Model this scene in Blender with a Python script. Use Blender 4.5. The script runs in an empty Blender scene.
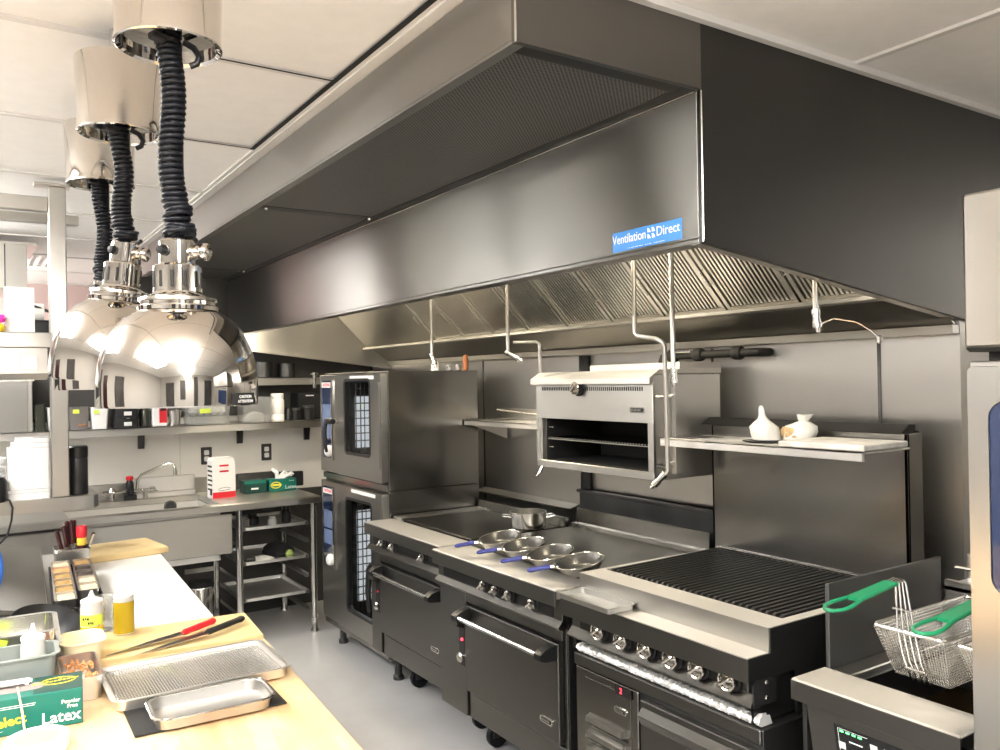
import bpy, bmesh, math, random
from mathutils import Matrix, Vector, Euler
random.seed(7)
C = bpy.context.scene.collection
PI = math.pi
R = math.radians

# ------------------------------------------------------------------ helpers
class MB:
    """collects shapes into one mesh"""
    def __init__(s): s.v = []; s.f = []; s.m = []; s.X = None
    def add(s, vs, fs, mi=0, M=None):
        n = len(s.v)
        for p in vs:
            p = Vector(p)
            if M is not None: p = M @ p
            if s.X is not None: p = s.X @ p
            s.v.append(p)
        for f in fs: s.f.append([i + n for i in f]); s.m.append(mi)
        return s
    def box(s, x0, y0, z0, x1, y1, z1, b=0.002, mi=0, M=None):
        lo = (min(x0, x1), min(y0, y1), min(z0, z1)); hi = (max(x0, x1), max(y0, y1), max(z0, z1))
        b = min(b, .45 * min(hi[i] - lo[i] for i in range(3)))
        if b <= 0:
            vs = [(x, y, z) for x in (lo[0], hi[0]) for y in (lo[1], hi[1]) for z in (lo[2], hi[2])]
            return s.add(vs, [(0, 1, 3, 2), (4, 6, 7, 5), (0, 4, 5, 1), (2, 3, 7, 6), (0, 2, 6, 4), (1, 5, 7, 3)], mi, M)
        vs = []; idx = {}
        for sx in (0, 1):
            for sy in (0, 1):
                for sz in (0, 1):
                    c = [(lo, hi)[k][i] for i, k in enumerate((sx, sy, sz))]
                    sg = [1 if k == 0 else -1 for k in (sx, sy, sz)]
                    for a in range(3):
                        p = [c[i] + (0 if i == a else sg[i] * b) for i in range(3)]
                        idx[(sx, sy, sz, a)] = len(vs); vs.append(p)
        fs = []
        for a in range(3):
            o = [i for i in range(3) if i != a]
            for k in (0, 1):
                q = []
                for (u, w) in ((0, 0), (1, 0), (1, 1), (0, 1)):
                    t = [0, 0, 0]; t[a] = k; t[o[0]] = u; t[o[1]] = w
                    q.append(idx[(t[0], t[1], t[2], a)])
                fs.append(q)
        for a in range(3):
            o = [i for i in range(3) if i != a]
            for u in (0, 1):
                for w in (0, 1):
                    q = []
                    for k, ax in ((0, o[0]), (0, o[1]), (1, o[1]), (1, o[0])):
                        t = [0, 0, 0]; t[a] = k; t[o[0]] = u; t[o[1]] = w
                        q.append(idx[(t[0], t[1], t[2], ax)])
                    fs.append(q)
        for sx in (0, 1):
            for sy in (0, 1):
                for sz in (0, 1): fs.append([idx[(sx, sy, sz, a)] for a in range(3)])
        return s.add(vs, fs, mi, M)
    def rbox(s, c, size, rot=(0, 0, 0), b=.002, mi=0):
        M = Matrix.Translation(c) @ Euler(rot).to_matrix().to_4x4()
        x, y, z = [k / 2 for k in size]
        return s.box(-x, -y, -z, x, y, z, b, mi, M)
    def rings(s, rings, caps=(True, True), mi=0, M=None, closed=False):
        n = len(rings[0]); vs = [p for r in rings for p in r]; fs = []
        m = len(rings)
        for k in range(m if closed else m - 1):
            a = k * n; b = ((k + 1) % m) * n
            for i in range(n):
                j = (i + 1) % n
                fs.append((a + i, a + j, b + j, b + i))
        if not closed:
            if caps[0]: fs.append(list(range(n))[::-1])
            if caps[1]: fs.append([(m - 1) * n + i for i in range(n)])
        return s.add(vs, fs, mi, M)
    def lathe(s, prof, c=(0, 0, 0), n=24, axis='z', mi=0, M=None, caps=(True, True)):
        A = Matrix.Translation(c)
        if axis == 'x': A = A @ Matrix.Rotation(PI / 2, 4, 'Y')
        elif axis == '-x': A = A @ Matrix.Rotation(-PI / 2, 4, 'Y')
        elif axis == 'y': A = A @ Matrix.Rotation(-PI / 2, 4, 'X')
        elif axis == '-y': A = A @ Matrix.Rotation(PI / 2, 4, 'X')
        if M is not None: A = M @ A
        rs = [[(max(r, 1e-5) * math.cos(2 * PI * i / n), max(r, 1e-5) * math.sin(2 * PI * i / n), z) for i in range(n)] for r, z in prof]
        return s.rings(rs, caps, mi, A)
    def cyl(s, c, r, h, n=20, axis='z', mi=0, b=0.0015, M=None):
        b = min(b, r * .4, h * .4)
        return s.lathe([(r - b, 0), (r, b), (r, h - b), (r - b, h)], c, n, axis, mi, M)
    def tube(s, pts, r, n=8, closed=False, mi=0, caps=True, M=None):
        P = [Vector(p) for p in pts]; m = len(P)
        rr = r if isinstance(r, (list, tuple)) else [r] * m
        rs = []; up = None
        for i in range(m):
            if closed: t = P[(i + 1) % m] - P[i - 1]
            else: t = P[min(i + 1, m - 1)] - P[max(i - 1, 0)]
            t = t.normalized() if t.length > 1e-9 else Vector((0, 0, 1))
            if up is None: up = Vector((0, 0, 1)) if abs(t.z) < .9 else Vector((1, 0, 0))
            u = up - t * up.dot(t)
            if u.length < 1e-5: u = t.orthogonal()
            u.normalize(); w = t.cross(u); up = u
            rs.append([P[i] + (u * math.cos(2 * PI * k / n) + w * math.sin(2 * PI * k / n)) * rr[i] for k in range(n)])
        return s.rings(rs, (caps, caps), mi, M, closed)
    def prism(s, poly, lo, hi, axis='z', mi=0, M=None):
        def P(a, b, c):
            return (c, a, b) if axis == 'x' else (a, c, b) if axis == 'y' else (a, b, c)
        return s.rings([[P(a, b, lo) for a, b in poly], [P(a, b, hi) for a, b in poly]], (True, True), mi, M)
    def tray(s, x0, y0, x1, y1, z0, z1, tp=.01, t=.002, r=.02, lip=.0, mi=0, M=None, n=5):
        """open pan: tp = how much narrower the base is, lip = flat rim width"""
        rg = []
        def ring(d, z, rr): return [(a, b, z) for a, b in rr2(x0 + d, y0 + d, x1 - d, y1 - d, max(rr, .001), n)]
        rg.append(ring(tp, z0, r)); rg.append(ring(lip, z1 - t, r)); 
        if lip: rg.append(ring(0, z1 - t, r + lip))
        rg.append(ring(0, z1, r + lip)); rg.append(ring(lip + t, z1, r)); rg.append(ring(tp + t, z0 + t, r))
        return s.rings(rg, (True, True), mi, M)
    def build(s, name, mats, parent=None, smooth=True, ang=33):
        me = bpy.data.meshes.new(name)
        me.from_pydata([tuple(p) for p in s.v], [], s.f)
        if not isinstance(mats, (list, tuple)): mats = [mats]
        for m in mats: me.materials.append(m)
        bm = bmesh.new(); bm.from_mesh(me); bm.faces.ensure_lookup_table()
        for i, f in enumerate(bm.faces): f.material_index = s.m[i]; f.smooth = smooth
        bmesh.ops.recalc_face_normals(bm, faces=bm.faces[:])
        if parent is not None and parent.name in WM: bm.transform(WM[parent.name].inverted())
        if smooth:
            for e in bm.edges:
                if len(e.link_faces) == 2 and e.calc_face_angle(0) > R(ang): e.smooth = False
        bm.to_mesh(me); bm.free(); me.update()
        o = bpy.data.objects.new(name, me); C.objects.link(o)
        if parent is not None:
            o.parent = parent
            if parent.name in WM: WM[o.name] = WM[parent.name]
        return o

WM = {}
def rr2(x0, y0, x1, y1, r, n=5):
    r = min(r, (x1 - x0) * .49, (y1 - y0) * .49)
    out = []
    for cx, cy, a0 in ((x1 - r, y1 - r, 0), (x0 + r, y1 - r, 90), (x0 + r, y0 + r, 180), (x1 - r, y0 + r, 270)):
        for k in range(n + 1):
            a = R(a0 + 90 * k / n); out.append((cx + r * math.cos(a), cy + r * math.sin(a)))
    return out
def tag(o, label=None, cat=None, group=None, kind=None):
    if label: o['label'] = label
    if cat: o['category'] = cat
    if group: o['group'] = group
    if kind: o['kind'] = kind
    return o
def thing(name, label, cat, loc=(0, 0, 0), rz=0, group=None):
    o = bpy.data.objects.new(name, None); C.objects.link(o)
    o.empty_display_size = .05
    o.location = loc; o.rotation_euler = (0, 0, rz)
    WM[o.name] = Matrix.Translation(loc) @ Matrix.Rotation(rz, 4, 'Z')
    return tag(o, label, cat, group)
def solo(m, name, mats, label, cat, group=None, kind=None, **k):
    """a thing that is one mesh, origin at its base"""
    xs = [p.x for p in m.v]; ys = [p.y for p in m.v]; zs = [p.z for p in m.v]
    c = Vector(((min(xs) + max(xs)) / 2, (min(ys) + max(ys)) / 2, min(zs)))
    m.v = [p - c for p in m.v]
    o = m.build(name, mats, **k); o.location = c
    return tag(o, label, cat, group, kind)
def struct(m, name, mats, **k):
    return tag(m.build(name, mats, **k), kind='structure')
def dup(root, loc, rz=0, label=None, group=None):
    c = root.copy(); C.objects.link(c); c.location = loc; c.rotation_euler = (0, 0, rz)
    tag(c, label, None, group)
    for ch in list(root.children):
        d = ch.copy(); C.objects.link(d); d.parent = c
        for g in list(ch.children):
            e = g.copy(); C.objects.link(e); e.parent = d
    return c
def text(name, s, size, M, mat, parent, ext=.0006, align='CENTER', sx=1.0, bold=0.0):
    cu = bpy.data.curves.new(name, 'FONT'); cu.body = s; cu.size = size; cu.align_x = align; cu.align_y = 'CENTER'
    cu.extrude = ext; cu.resolution_u = 3; cu.offset = bold
    t = bpy.data.objects.new(name + '_src', cu); C.objects.link(t)
    bpy.context.view_layer.update()
    me = bpy.data.meshes.new_from_object(t.evaluated_get(bpy.context.evaluated_depsgraph_get()))
    bpy.data.objects.remove(t); bpy.data.curves.remove(cu)
    me.name = name
    T = M @ Matrix.Diagonal((sx, 1, 1, 1))
    if parent is not None and parent.name in WM: T = WM[parent.name].inverted() @ T
    me.transform(T); me.materials.clear(); me.materials.append(mat)
    o = bpy.data.objects.new(name, me); C.objects.link(o); o.parent = parent
    return o
def face_nx(x, y, z): return Matrix(((0, 0, -1, x), (-1, 0, 0, y), (0, 1, 0, z), (0, 0, 0, 1)))     # reads when looking along +x
def face_ny(x, y, z, rz=0): return Matrix.Translation((x, y, z)) @ Matrix.Rotation(rz, 4, 'Z') @ Matrix(((1, 0, 0, 0), (0, 0, -1, 0), (0, 1, 0, 0), (0, 0, 0, 1)))

# ------------------------------------------------------------------ materials
def mat(name, col, metal=0, rough=.5, brush=None, var=0, vscale=8, bump=0, bscale=60, trans=0, emit=0, spec=.5, ior=1.45, coat=0, col2=None, alpha=1, rvar=.06, grain=.75):
    m = bpy.data.materials.new(name); m.use_nodes = True
    nt = m.node_tree; N = nt.nodes; L = nt.links; b = N['Principled BSDF']
    b.inputs['Base Color'].default_value = (*col, 1); b.inputs['Metallic'].default_value = metal
    b.inputs['Roughness'].default_value = rough; b.inputs['IOR'].default_value = ior
    b.inputs['Specular IOR Level'].default_value = spec
    b.inputs['Transmission Weight'].default_value = trans; b.inputs['Coat Weight'].default_value = coat
    b.inputs['Alpha'].default_value = alpha
    if emit: b.inputs['Emission Color'].default_value = (*col, 1); b.inputs['Emission Strength'].default_value = emit
    tc = N.new('ShaderNodeTexCoord')
    def noise(scale, detail=3):
        mp = N.new('ShaderNodeMapping'); mp.inputs['Scale'].default_value = scale if isinstance(scale, tuple) else (scale,) * 3
        L.new(tc.outputs['Object'], mp.inputs['Vector'])
        n = N.new('ShaderNodeTexNoise'); n.inputs['Scale'].default_value = 1; n.inputs['Detail'].default_value = detail
        L.new(mp.outputs['Vector'], n.inputs['Vector']); return n
    if brush:
        n2 = noise(2.6, 4)                                    # faint smears of use
        r = N.new('ShaderNodeMapRange'); r.inputs['From Min'].default_value = .2; r.inputs['From Max'].default_value = .8
        r.inputs['To Min'].default_value = max(.03, rough - rvar * .5); r.inputs['To Max'].default_value = rough + rvar * .5
        L.new(n2.outputs['Fac'], r.inputs['Value']); L.new(r.outputs['Result'], b.inputs['Roughness'])
        # the grain stretches reflections across the brushing direction
        ge = N.new('ShaderNodeNewGeometry')
        cr = N.new('ShaderNodeVectorMath'); cr.operation = 'CROSS_PRODUCT'; L.new(ge.outputs['Normal'], cr.inputs[0])
        cr.inputs[1].default_value = {'x': (1, .02, .01), 'y': (.02, 1, .01), 'z': (.02, .01, 1)}[brush]
        L.new(cr.outputs[0], b.inputs['Tangent']); b.inputs['Anisotropic'].default_value = grain
    if var or col2:
        n = noise(vscale, 4); mx = N.new('ShaderNodeMixRGB'); c2 = col2 or tuple(max(0, k * (1 - var)) for k in col)
        mx.inputs['Color1'].default_value = (*col, 1); mx.inputs['Color2'].default_value = (*c2, 1)
        cr = N.new('ShaderNodeMapRange'); cr.inputs['From Min'].default_value = .35; cr.inputs['From Max'].default_value = .65
        L.new(n.outputs['Fac'], cr.inputs['Value']); L.new(cr.outputs['Result'], mx.inputs['Fac']); L.new(mx.outputs['Color'], b.inputs['Base Color'])
    if bump:
        n = noise(bscale, 3); bp = N.new('ShaderNodeBump'); bp.inputs['Strength'].default_value = bump; bp.inputs['Distance'].default_value = .004
        L.new(n.outputs['Fac'], bp.inputs['Height']); L.new(bp.outputs['Normal'], b.inputs['Normal'])
    return m
S = (.56, .55, .525)  # one stainless in lit and shaded copies: each place's light is in its colour
M = {}
M['steel'] = mat('brushed_steel', (.47, .46, .435), 1, .32, 'y')
M['steelx'] = mat('brushed_steel_across', S, 1, .315, 'x')
M['steelz'] = mat('brushed_steel_upright', S, 1, .315, 'z')
M['steel_top'] = mat('lit_top_steel', (.66, .645, .62), 1, .48, 'y')  # tops in a lighter copy, the light on them put into the colour
M['steel_front'] = mat('shaded_front_steel', (.155, .152, .143), 1, .315, 'y')  # fronts of the same steel darkened, their shade put into the colour
M['steel_oven'] = mat('oven_case_steel', (.25, .244, .23), 1, .19, 'x', grain=.6, rvar=.03)
M['steel_ovenz'] = mat('oven_door_steel', (.33, .322, .305), 1, .315, 'z')
M['steel_hood'] = mat('hood_steel', (.23, .225, .213), 1, .295, 'y', grain=.99, rvar=.02)
M['steel_plenum'] = mat('plenum_steel', (.31, .303, .287), 1, .30, 'y', grain=.97, rvar=.02)
M['steel_end'] = mat('shaded_hood_end_steel', (.065, .063, .06), 1, .34, 'x')  # near hood end: the dark reflection is put into the colour
M['steel_hin'] = mat('hood_inner_steel', (.40, .387, .355), 1, .34, 'x')
M['steel_wall'] = mat('wall_sheet_steel', (.64, .625, .595), 1, .31, 'z', rvar=.05, grain=.9)
M['steel_char'] = mat('broiler_back_steel', (.27, .264, .25), 1, .20, 'x', grain=.6, rvar=.03)
M['steel_hend'] = mat('lit_far_end_steel', (.92, .90, .85), 1, .36, 'x', grain=.95)  # far hood end: the glare on it is put into the colour
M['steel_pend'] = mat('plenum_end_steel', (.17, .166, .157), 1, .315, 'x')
M['blade'] = mat('knife_blade_steel', (.30, .295, .285), 1, .28)
M['filter'] = mat('filter_steel', (.72, .705, .67), 1, .32)
M['satin'] = mat('satin_steel', (.62, .605, .575), 1, .3, bump=.03, bscale=20)
M['sink'] = mat('sink_steel', (.85, .835, .80), 1, .42)
M['traysteel'] = mat('grey_tray_steel', (.50, .49, .47), 1, .40)
M['chrome'] = mat('polished_chrome', (.63, .598, .558), 1, .04)
M['dullchrome'] = mat('dull_chrome', (.7, .69, .66), 1, .16)
M['alu'] = mat('aluminium_sheet_pan', (.86, .85, .83), 1, .42, var=.1, vscale=14)
M['darksteel'] = mat('dark_steel', (.10, .10, .10), .9, .42, var=.3, vscale=6)
M['griddle'] = mat('seasoned_griddle', (.055, .052, .048), .85, .33, var=.4, vscale=5)
M['iron'] = mat('cast_iron', (.022, .021, .02), .4, .55, bump=.2, bscale=120)
M['blackpl'] = mat('black_plastic', (.012, .012, .013), 0, .38)
M['rubber'] = mat('black_rubber', (.006, .007, .011), 0, .38, spec=.35)
M['mat'] = mat('black_mat', (.012, .012, .012), 0, .75, bump=.3, bscale=300)
M['black'] = mat('black_enamel', (.01, .01, .01), 0, .3)
M['blackvoid'] = mat('dark_cavity_enamel', (.008, .008, .008), 0, .7)
M['white'] = mat('white_plastic', (.84, .83, .81), 0, .4)
M['china'] = mat('white_china', (.76, .76, .755), 0, .15)
M['paper'] = mat('white_card', (.85, .84, .82), 0, .8)
M['poly'] = mat('white_polyethylene_board', (.86, .85, .82), 0, .45, var=.04, vscale=5)
M['tan'] = mat('tan_cutting_board', (.72, .54, .27), 0, .5, var=.08, vscale=6)
M['frp'] = mat('white_wall_panel', (.86, .83, .77), 0, .45, bump=.05, bscale=90)
M['pink'] = mat('mauve_painted_wall', (.55, .42, .40), 0, .8)
M['grayp'] = mat('dark_grey_sheet', (.085, .082, .078), .3, .5, var=.25, vscale=3)
M['plaster'] = mat('white_painted_wall', (.52, .50, .47), 0, .8)
M['floor'] = mat('grey_epoxy_floor', (.52, .52, .525), 0, .30, var=.12, vscale=2.5, bump=.04, bscale=50)
M['tile'] = mat('ceiling_tile', (.84, .82, .79), 0, .9, var=.03, vscale=20, bump=.06, bscale=160)
M['tbar'] = mat('ceiling_grid_bar', (.66, .64, .61), 0, .5)
M['gap'] = mat('dark_joint', (.015, .015, .015), 0, .9)
M['navy'] = mat('navy_glass', (.012, .022, .06), 0, .06, coat=.5)
M['blackglass'] = mat('black_glass', (.006, .006, .008), 0, .05, coat=.3)
M['glass'] = mat('oven_door_glass', (.75, .78, .8), 0, .02, trans=1, ior=1.1)
M['clear'] = mat('clear_plastic', (.86, .87, .86), 0, .12, trans=.85, ior=1.2)
M['frost'] = mat('frosted_plastic', (.80, .81, .79), 0, .35, trans=.35, ior=1.3)
M['tubgrey'] = mat('grey_green_plastic_tub', (.30, .335, .315), 0, .4, trans=.2)
M['smoke'] = mat('smoky_plastic_tub', (.22, .20, .19), 0, .3, trans=.3)
M['blue'] = mat('blue_grip', (.025, .035, .22), 0, .4)
M['bluehose'] = mat('blue_hose', (.03, .13, .50), 0, .4)
M['green'] = mat('green_grip', (.008, .20, .085), 0, .42)
M['red'] = mat('red_plastic', (.62, .02, .03), 0, .35)
M['yellow'] = mat('yellow_cap', (.85, .55, .06), 0, .4)
M['lime'] = mat('yellow_green_label', (.66, .80, .10), 0, .6)
M['oil'] = mat('yellow_oil', (.55, .40, .02), 0, .15, trans=.25)
M['mustard'] = mat('yellow_sauce', (.78, .55, .02), 0, .25)
M['gbox'] = mat('green_glove_carton', (.005, .15, .115), 0, .45)
M['gdark'] = mat('dark_green_print', (.004, .05, .04), 0, .45)
M['gold'] = mat('yellow_print', (.80, .70, .05), 0, .5)
M['cream'] = mat('cream_plastic', (.80, .72, .50), 0, .4)
M['nut'] = mat('chopped_nuts', (.62, .27, .10), 0, .6)
M['spice'] = mat('ground_spice', (.40, .25, .09), 0, .9, var=.4, vscale=120)
M['herb'] = mat('dark_spice', (.05, .035, .025), 0, .9, var=.4, vscale=120)
M['salt'] = mat('pale_spice', (.62, .52, .38), 0, .9, var=.3, vscale=120)
M['wine'] = mat('dark_red_handle', (.045, .012, .014), 0, .3)
M['foil'] = mat('crumpled_foil', (.86, .855, .84), .55, .5)
M['plasticbag'] = mat('white_plastic_wrap', (.82, .81, .77), 0, .25, trans=.15, bump=.5, bscale=70)
M['bread'] = mat('tan_crumbs', (.55, .38, .20), 0, .8, var=.4, vscale=60)
M['sign'] = mat('blue_sign', (.02, .20, .58), 0, .35)
M['ink'] = mat('black_print', (.01, .01, .01), 0, .6)
M['whiteink'] = mat('white_print', (.85, .85, .85), 0, .6)
M['led'] = mat('green_led', (.1, 1, .2), 0, .4, emit=4)
M['redled'] = mat('red_led', (1, .03, .05), 0, .4, emit=5)
M['screen'] = mat('oven_display', (.12, .16, .28), 0, .25, emit=.10)
M['copper'] = mat('orange_copper', (.33, .12, .05), .5, .45)
M['olive'] = mat('olive_jar', (.035, .037, .026), 0, .2)
M['lemon'] = mat('pale_yellow_food', (.85, .68, .30), 0, .5)
M['linen'] = mat('white_cloth', (.80, .79, .76), 0, .9)
M['darkcloth'] = mat('dark_cloth', (.012, .012, .014), 0, .9)
M['lime_fruit'] = mat('green_fruit', (.25, .33, .08), 0, .4)
M['lamp'] = mat('troffer_diffuser', (1, .98, .95), 0, .5, emit=19)
M['bulb'] = mat('warm_hood_bulb', (1, .87, .66), 0, .5, emit=240)
M['windowglow'] = mat('window_glow_strip', (.95, .97, 1), 0, .5, emit=.4)
M['heatbulb'] = mat('heat_lamp_bulb', (1, .86, .66), 0, .5, emit=35)
M['pinkball'] = mat('magenta_knob', (.85, .05, .45), 0, .4)

def wood():
    m = bpy.data.materials.new('maple_butcher_block'); m.use_nodes = True
    nt = m.node_tree; N = nt.nodes; L = nt.links; b = N['Principled BSDF']
    tc = N.new('ShaderNodeTexCoord'); mp = N.new('ShaderNodeMapping'); mp.inputs['Scale'].default_value = (26, 2.2, 26)
    L.new(tc.outputs['Object'], mp.inputs['Vector'])
    n = N.new('ShaderNodeTexNoise'); n.inputs['Scale'].default_value = 1; n.inputs['Detail'].default_value = 4; L.new(mp.outputs['Vector'], n.inputs['Vector'])
    n2 = N.new('ShaderNodeTexNoise'); n2.inputs['Scale'].default_value = 5; L.new(tc.outputs['Object'], n2.inputs['Vector'])
    ad = N.new('ShaderNodeMath'); ad.operation = 'ADD'; L.new(n.outputs['Fac'], ad.inputs[0]); L.new(n2.outputs['Fac'], ad.inputs[1])
    cr = N.new('ShaderNodeValToRGB'); cr.color_ramp.elements[0].position = .6; cr.color_ramp.elements[0].color = (.60, .36, .18, 1)
    cr.color_ramp.elements[1].position = 1.25; cr.color_ramp.elements[1].color = (.78, .57, .33, 1)
    e = cr.color_ramp.elements.new(.98); e.color = (.73, .50, .27, 1)
    L.new(ad.outputs[0], cr.inputs['Fac']); L.new(cr.outputs['Color'], b.inputs['Base Color']); b.inputs['Roughness'].default_value = .42
    return m
M['maple'] = wood()
def perf():
    m = mat('perforated_steel', (.26, .25, .235), 1, .42); nt = m.node_tree; N = nt.nodes; L = nt.links; b = N['Principled BSDF']
    tc = N.new('ShaderNodeTexCoord'); sx = N.new('ShaderNodeSeparateXYZ'); L.new(tc.outputs['Object'], sx.inputs[0])
    outs = []
    for ax in ('X', 'Y'):
        mu = N.new('ShaderNodeMath'); mu.operation = 'MULTIPLY'; mu.inputs[1].default_value = 2 * PI / .0125; L.new(sx.outputs[ax], mu.inputs[0])
        si = N.new('ShaderNodeMath'); si.operation = 'SINE'; L.new(mu.outputs[0], si.inputs[0]); outs.append(si)
    pr = N.new('ShaderNodeMath'); pr.operation = 'MULTIPLY'; L.new(outs[0].outputs[0], pr.inputs[0]); L.new(outs[1].outputs[0], pr.inputs[1])
    gt = N.new('ShaderNodeMath'); gt.operation = 'GREATER_THAN'; gt.inputs[1].default_value = .30; L.new(pr.outputs[0], gt.inputs[0])
    mx = N.new('ShaderNodeMixRGB'); mx.inputs['Color1'].default_value = (.26, .25, .235, 1); mx.inputs['Color2'].default_value = (.02, .02, .02, 1)
    L.new(gt.outputs[0], mx.inputs['Fac']); L.new(mx.outputs['Color'], b.inputs['Base Color'])
    return m
M['perf'] = perf()

# ------------------------------------------------------------------ the setting
H = 2.515
XW, YB, YF, XL = 2.70, 5.95, -2.4, -2.6
struct(MB().box(XL, YF, -.1, 3.3, 8.0, 0, 0), 'floor', M['floor'])
struct(MB().box(XL, YF, H, 3.3, 8.0, H + .1, 0), 'ceiling', M['tile'])
struct(MB().prism([(XW, 8.0), (XW, 1.40), (3.2, 1.40), (3.2, YF), (3.3, YF), (3.3, 8.0)], 0, H, 'z'), 'wall_right', M['steel_wall'])
m = MB()
for y in (1.68, 2.447, 3.33, 4.3): m.box(XW - .004, y - .006, .05, XW, y + .006, 1.76, 0)
struct(m, 'trim_1', M['darksteel'])
wb = MB().prism([(XL, 0), (XW, 0), (XW, H), (1.0, H), (1.0, 2.0), (XL, 2.0)], YB, YB + .1, 'y')
struct(wb, 'wall_back', M['frp'])
struct(MB().box(XL, YB - .012, 1.42, 1.0, YB, 2.0, 0).box(1.0, YB - .012, 1.42, XW, YB, H, 0), 'trim_2', M['grayp'])  # darker sheet over the wall above the shelf
struct(MB().box(XL, YB - .004, 0, XW, YB, .86, 0), 'under_counter_shade', M['grayp'])  # dark sheet painting in the shade under the sink counter
struct(MB().box(XL, 7.9, 0, XW, 8.0, H, 0), 'wall_beyond', M['pink'])
struct(MB().box(XL - .1, YF, 0, XL, 8.0, H, 0), 'wall_left', M['plaster'])
struct(MB().box(-1.9, YF, .02, -1.0, YF + .04, 2.1, .003), 'reflection_panel_2', M['grayp'])  # unseen dark panel, added for streaks in the chrome shades
struct(MB().box(-.4, YF, .9, .1, YF + .02, 2.2, .003).box(.9, YF, .02, 1.3, YF + .05, 2.4, .003).box(2.0, YF, .02, 2.9, YF + .05, 2.2, .003), 'reflection_panel_4', M['grayp'])  # more unseen panels added for dark streaks in the chrome
struct(MB().box(XL, 3.55, .02, XL + .03, 4.45, 2.1, .003), 'reflection_panel_1', M['wine'])  # unseen panel added so the hood front reflects a dark streak
struct(MB().box(XL, 1.6, .9, XL + .03, 2.5, 2.1, .003).box(XL, 5.2, .02, XL + .04, 5.8, 2.3, .003), 'reflection_panel_3', M['grayp'])  # likewise added out of view, for streaks on the hood
struct(MB().box(XL, YF - .1, 0, 3.3, YF, H, 0), 'wall_front', M['plaster'])
m = MB()
for x in (-1.5, -.29, .92, 2.106):
    m.box(x - .011, YF, H - .008, x + .011, 8.0, H, 0)
y = YF + .3
for y in [2.23 + .79 * k for k in range(-5, 8)]:
    m.box(XL, y - .011, H - .0078, 3.2, y + .011, H, 0)
struct(m, 'trim_3', M['tbar'])
m = MB()                                           # the dark open joint and the white edging along the hood
m.box(.895, 1.2, H - .009, .912, 3.02, H - .0081, 0)
for y in (2.23, 3.02): m.box(.35, y - .016, H - .0088, .9, y - .008, H - .0079, 0)
struct(m, 'trim_4', M['gap'])
struct(MB().box(.925, 1.2, H - .014, .958, 5.7, H - .001, 0).box(.925, 1.36, H - .02, 3.19, 1.38, H - .001, 0), 'trim_5', M['tbar'])

# unseen ceiling lights, hung low and glowing all round to brighten the ceiling
def troffer(x, y, label, w=.60, l=1.2):
    t = thing('ceiling_light', label, 'light', (x, y, H - .16), 0, 'hanging light fixtures')
    z = H - .16
    MB().prism([(x - w / 2, z + .02), (x - w / 2 + .03, z), (x + w / 2 - .03, z), (x + w / 2, z + .02), (x + w / 2, z + .055), (x - w / 2, z + .055)], y - l / 2, y + l / 2, 'y').build('lens', M['lamp'], t)
    for a in (-1, 1):
        MB().box(x - w / 2 - .004, y + a * (l / 2 + .006) - .006, z - .004, x + w / 2 + .004, y + a * (l / 2 + .006) + .006, z + .06).build('end_cap', M['white'], t)
        MB().tube([(x, y + a * l * .35, z + .056), (x, y + a * l * .35, H - .001)], .004, 6).build('hanger', M['white'], t)
troffer(-.90, .55, 'hanging light fixture left of the maple table')
troffer(-.90, 2.9, 'hanging light fixture left of the chrome heat lamps')
troffer(-.50, 4.75, 'added hanging light above the pass rack and sink')  # out of view, added to brighten the sink area
troffer(.25, .1, 'hanging light fixture over the near end of the maple table')
troffer(.30, -1.5, 'hanging light fixture nearest the front wall')
troffer(-.3, 7.0, 'added hanging light in the room beyond the back wall')  # out of view, added to light the far room
# air diffuser in the ceiling beyond
t = thing('ceiling_vent', 'small slatted white air vent in the ceiling beyond the pass', 'vent', (.36, 6.4, H - .01))
m = MB().box(.18, 6.1, H - .012, .54, 6.13, H - .001).box(.18, 6.67, H - .012, .54, 6.7, H - .001).box(.18, 6.1, H - .012, .21, 6.7, H - .001).box(.51, 6.1, H - .012, .54, 6.7, H - .001)
m.build('frame', M['white'], t)
m = MB()
for k in range(6): m.rbox((.235 + .05 * k, 6.4, H - .008), (.028, .54, .003), (0, R(25), 0), .0005)
m.build('slat_panel', M['white'], t)

# ------------------------------------------------------------------ exhaust hood
y0, y1, x0, zb, zt = 1.395, 5.60, 1.50, 1.977, 2.338
t = hood = thing('exhaust_hood', 'long stainless exhaust hood over the cooking line with a blue sign', 'exhaust hood', (2.1, 3.5, zb))
m = MB().box(x0, y0, zb, x0 + .012, y1, 2.50, .002).box(x0, y0, zb - .012, x0 + .05, y1, zb, .002)
m.box(x0 + .05, y0 + .02, zb - .012, x0 + .053, y1 - .02, zb + .03, 0)
m.build('front_panel', M['steel_hood'], t)
MB().prism([(x0, zb - .012), (x0, 2.513), (3.19, 2.513), (3.19, 1.749)], y0 - .014, y0, 'y').build('end_panel', M['steel_end'], t)
MB().prism([(x0 + .02, 1.885), (x0 + .02, 2.48), (XW - .012, 2.48), (XW - .012, 1.745)], y1 - .014, y1, 'y').prism([(x0 + .02, 1.878), (x0 + .02, 1.888), (XW - .012, 1.748), (XW - .012, 1.738)], y1 - .035, y1 - .014, 'y').build('end_panel', M['steel_hend'], t)
MB().prism([(x0 + .002, zb - .0125), (x0 + .002, zb + .012), (XW - .012, 1.836), (XW - .012, 1.812)], y0, y0 + .03, 'y').build('bottom_rail', M['steelx'], t)
MB().box(x0 + .012, y0, 2.485, XW - .012, y1, 2.5, 0).build('top_panel', M['satin'], t)
xp = .958
m = MB().box(xp, y0 + .0005, zt + .0065, xp + .012, y1, 2.50, 0).box(xp, y0 + .0005, zt - .002, xp + .03, y1, zt + .006, .001)
m.build('plenum_front', M['steel_plenum'], t)
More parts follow.
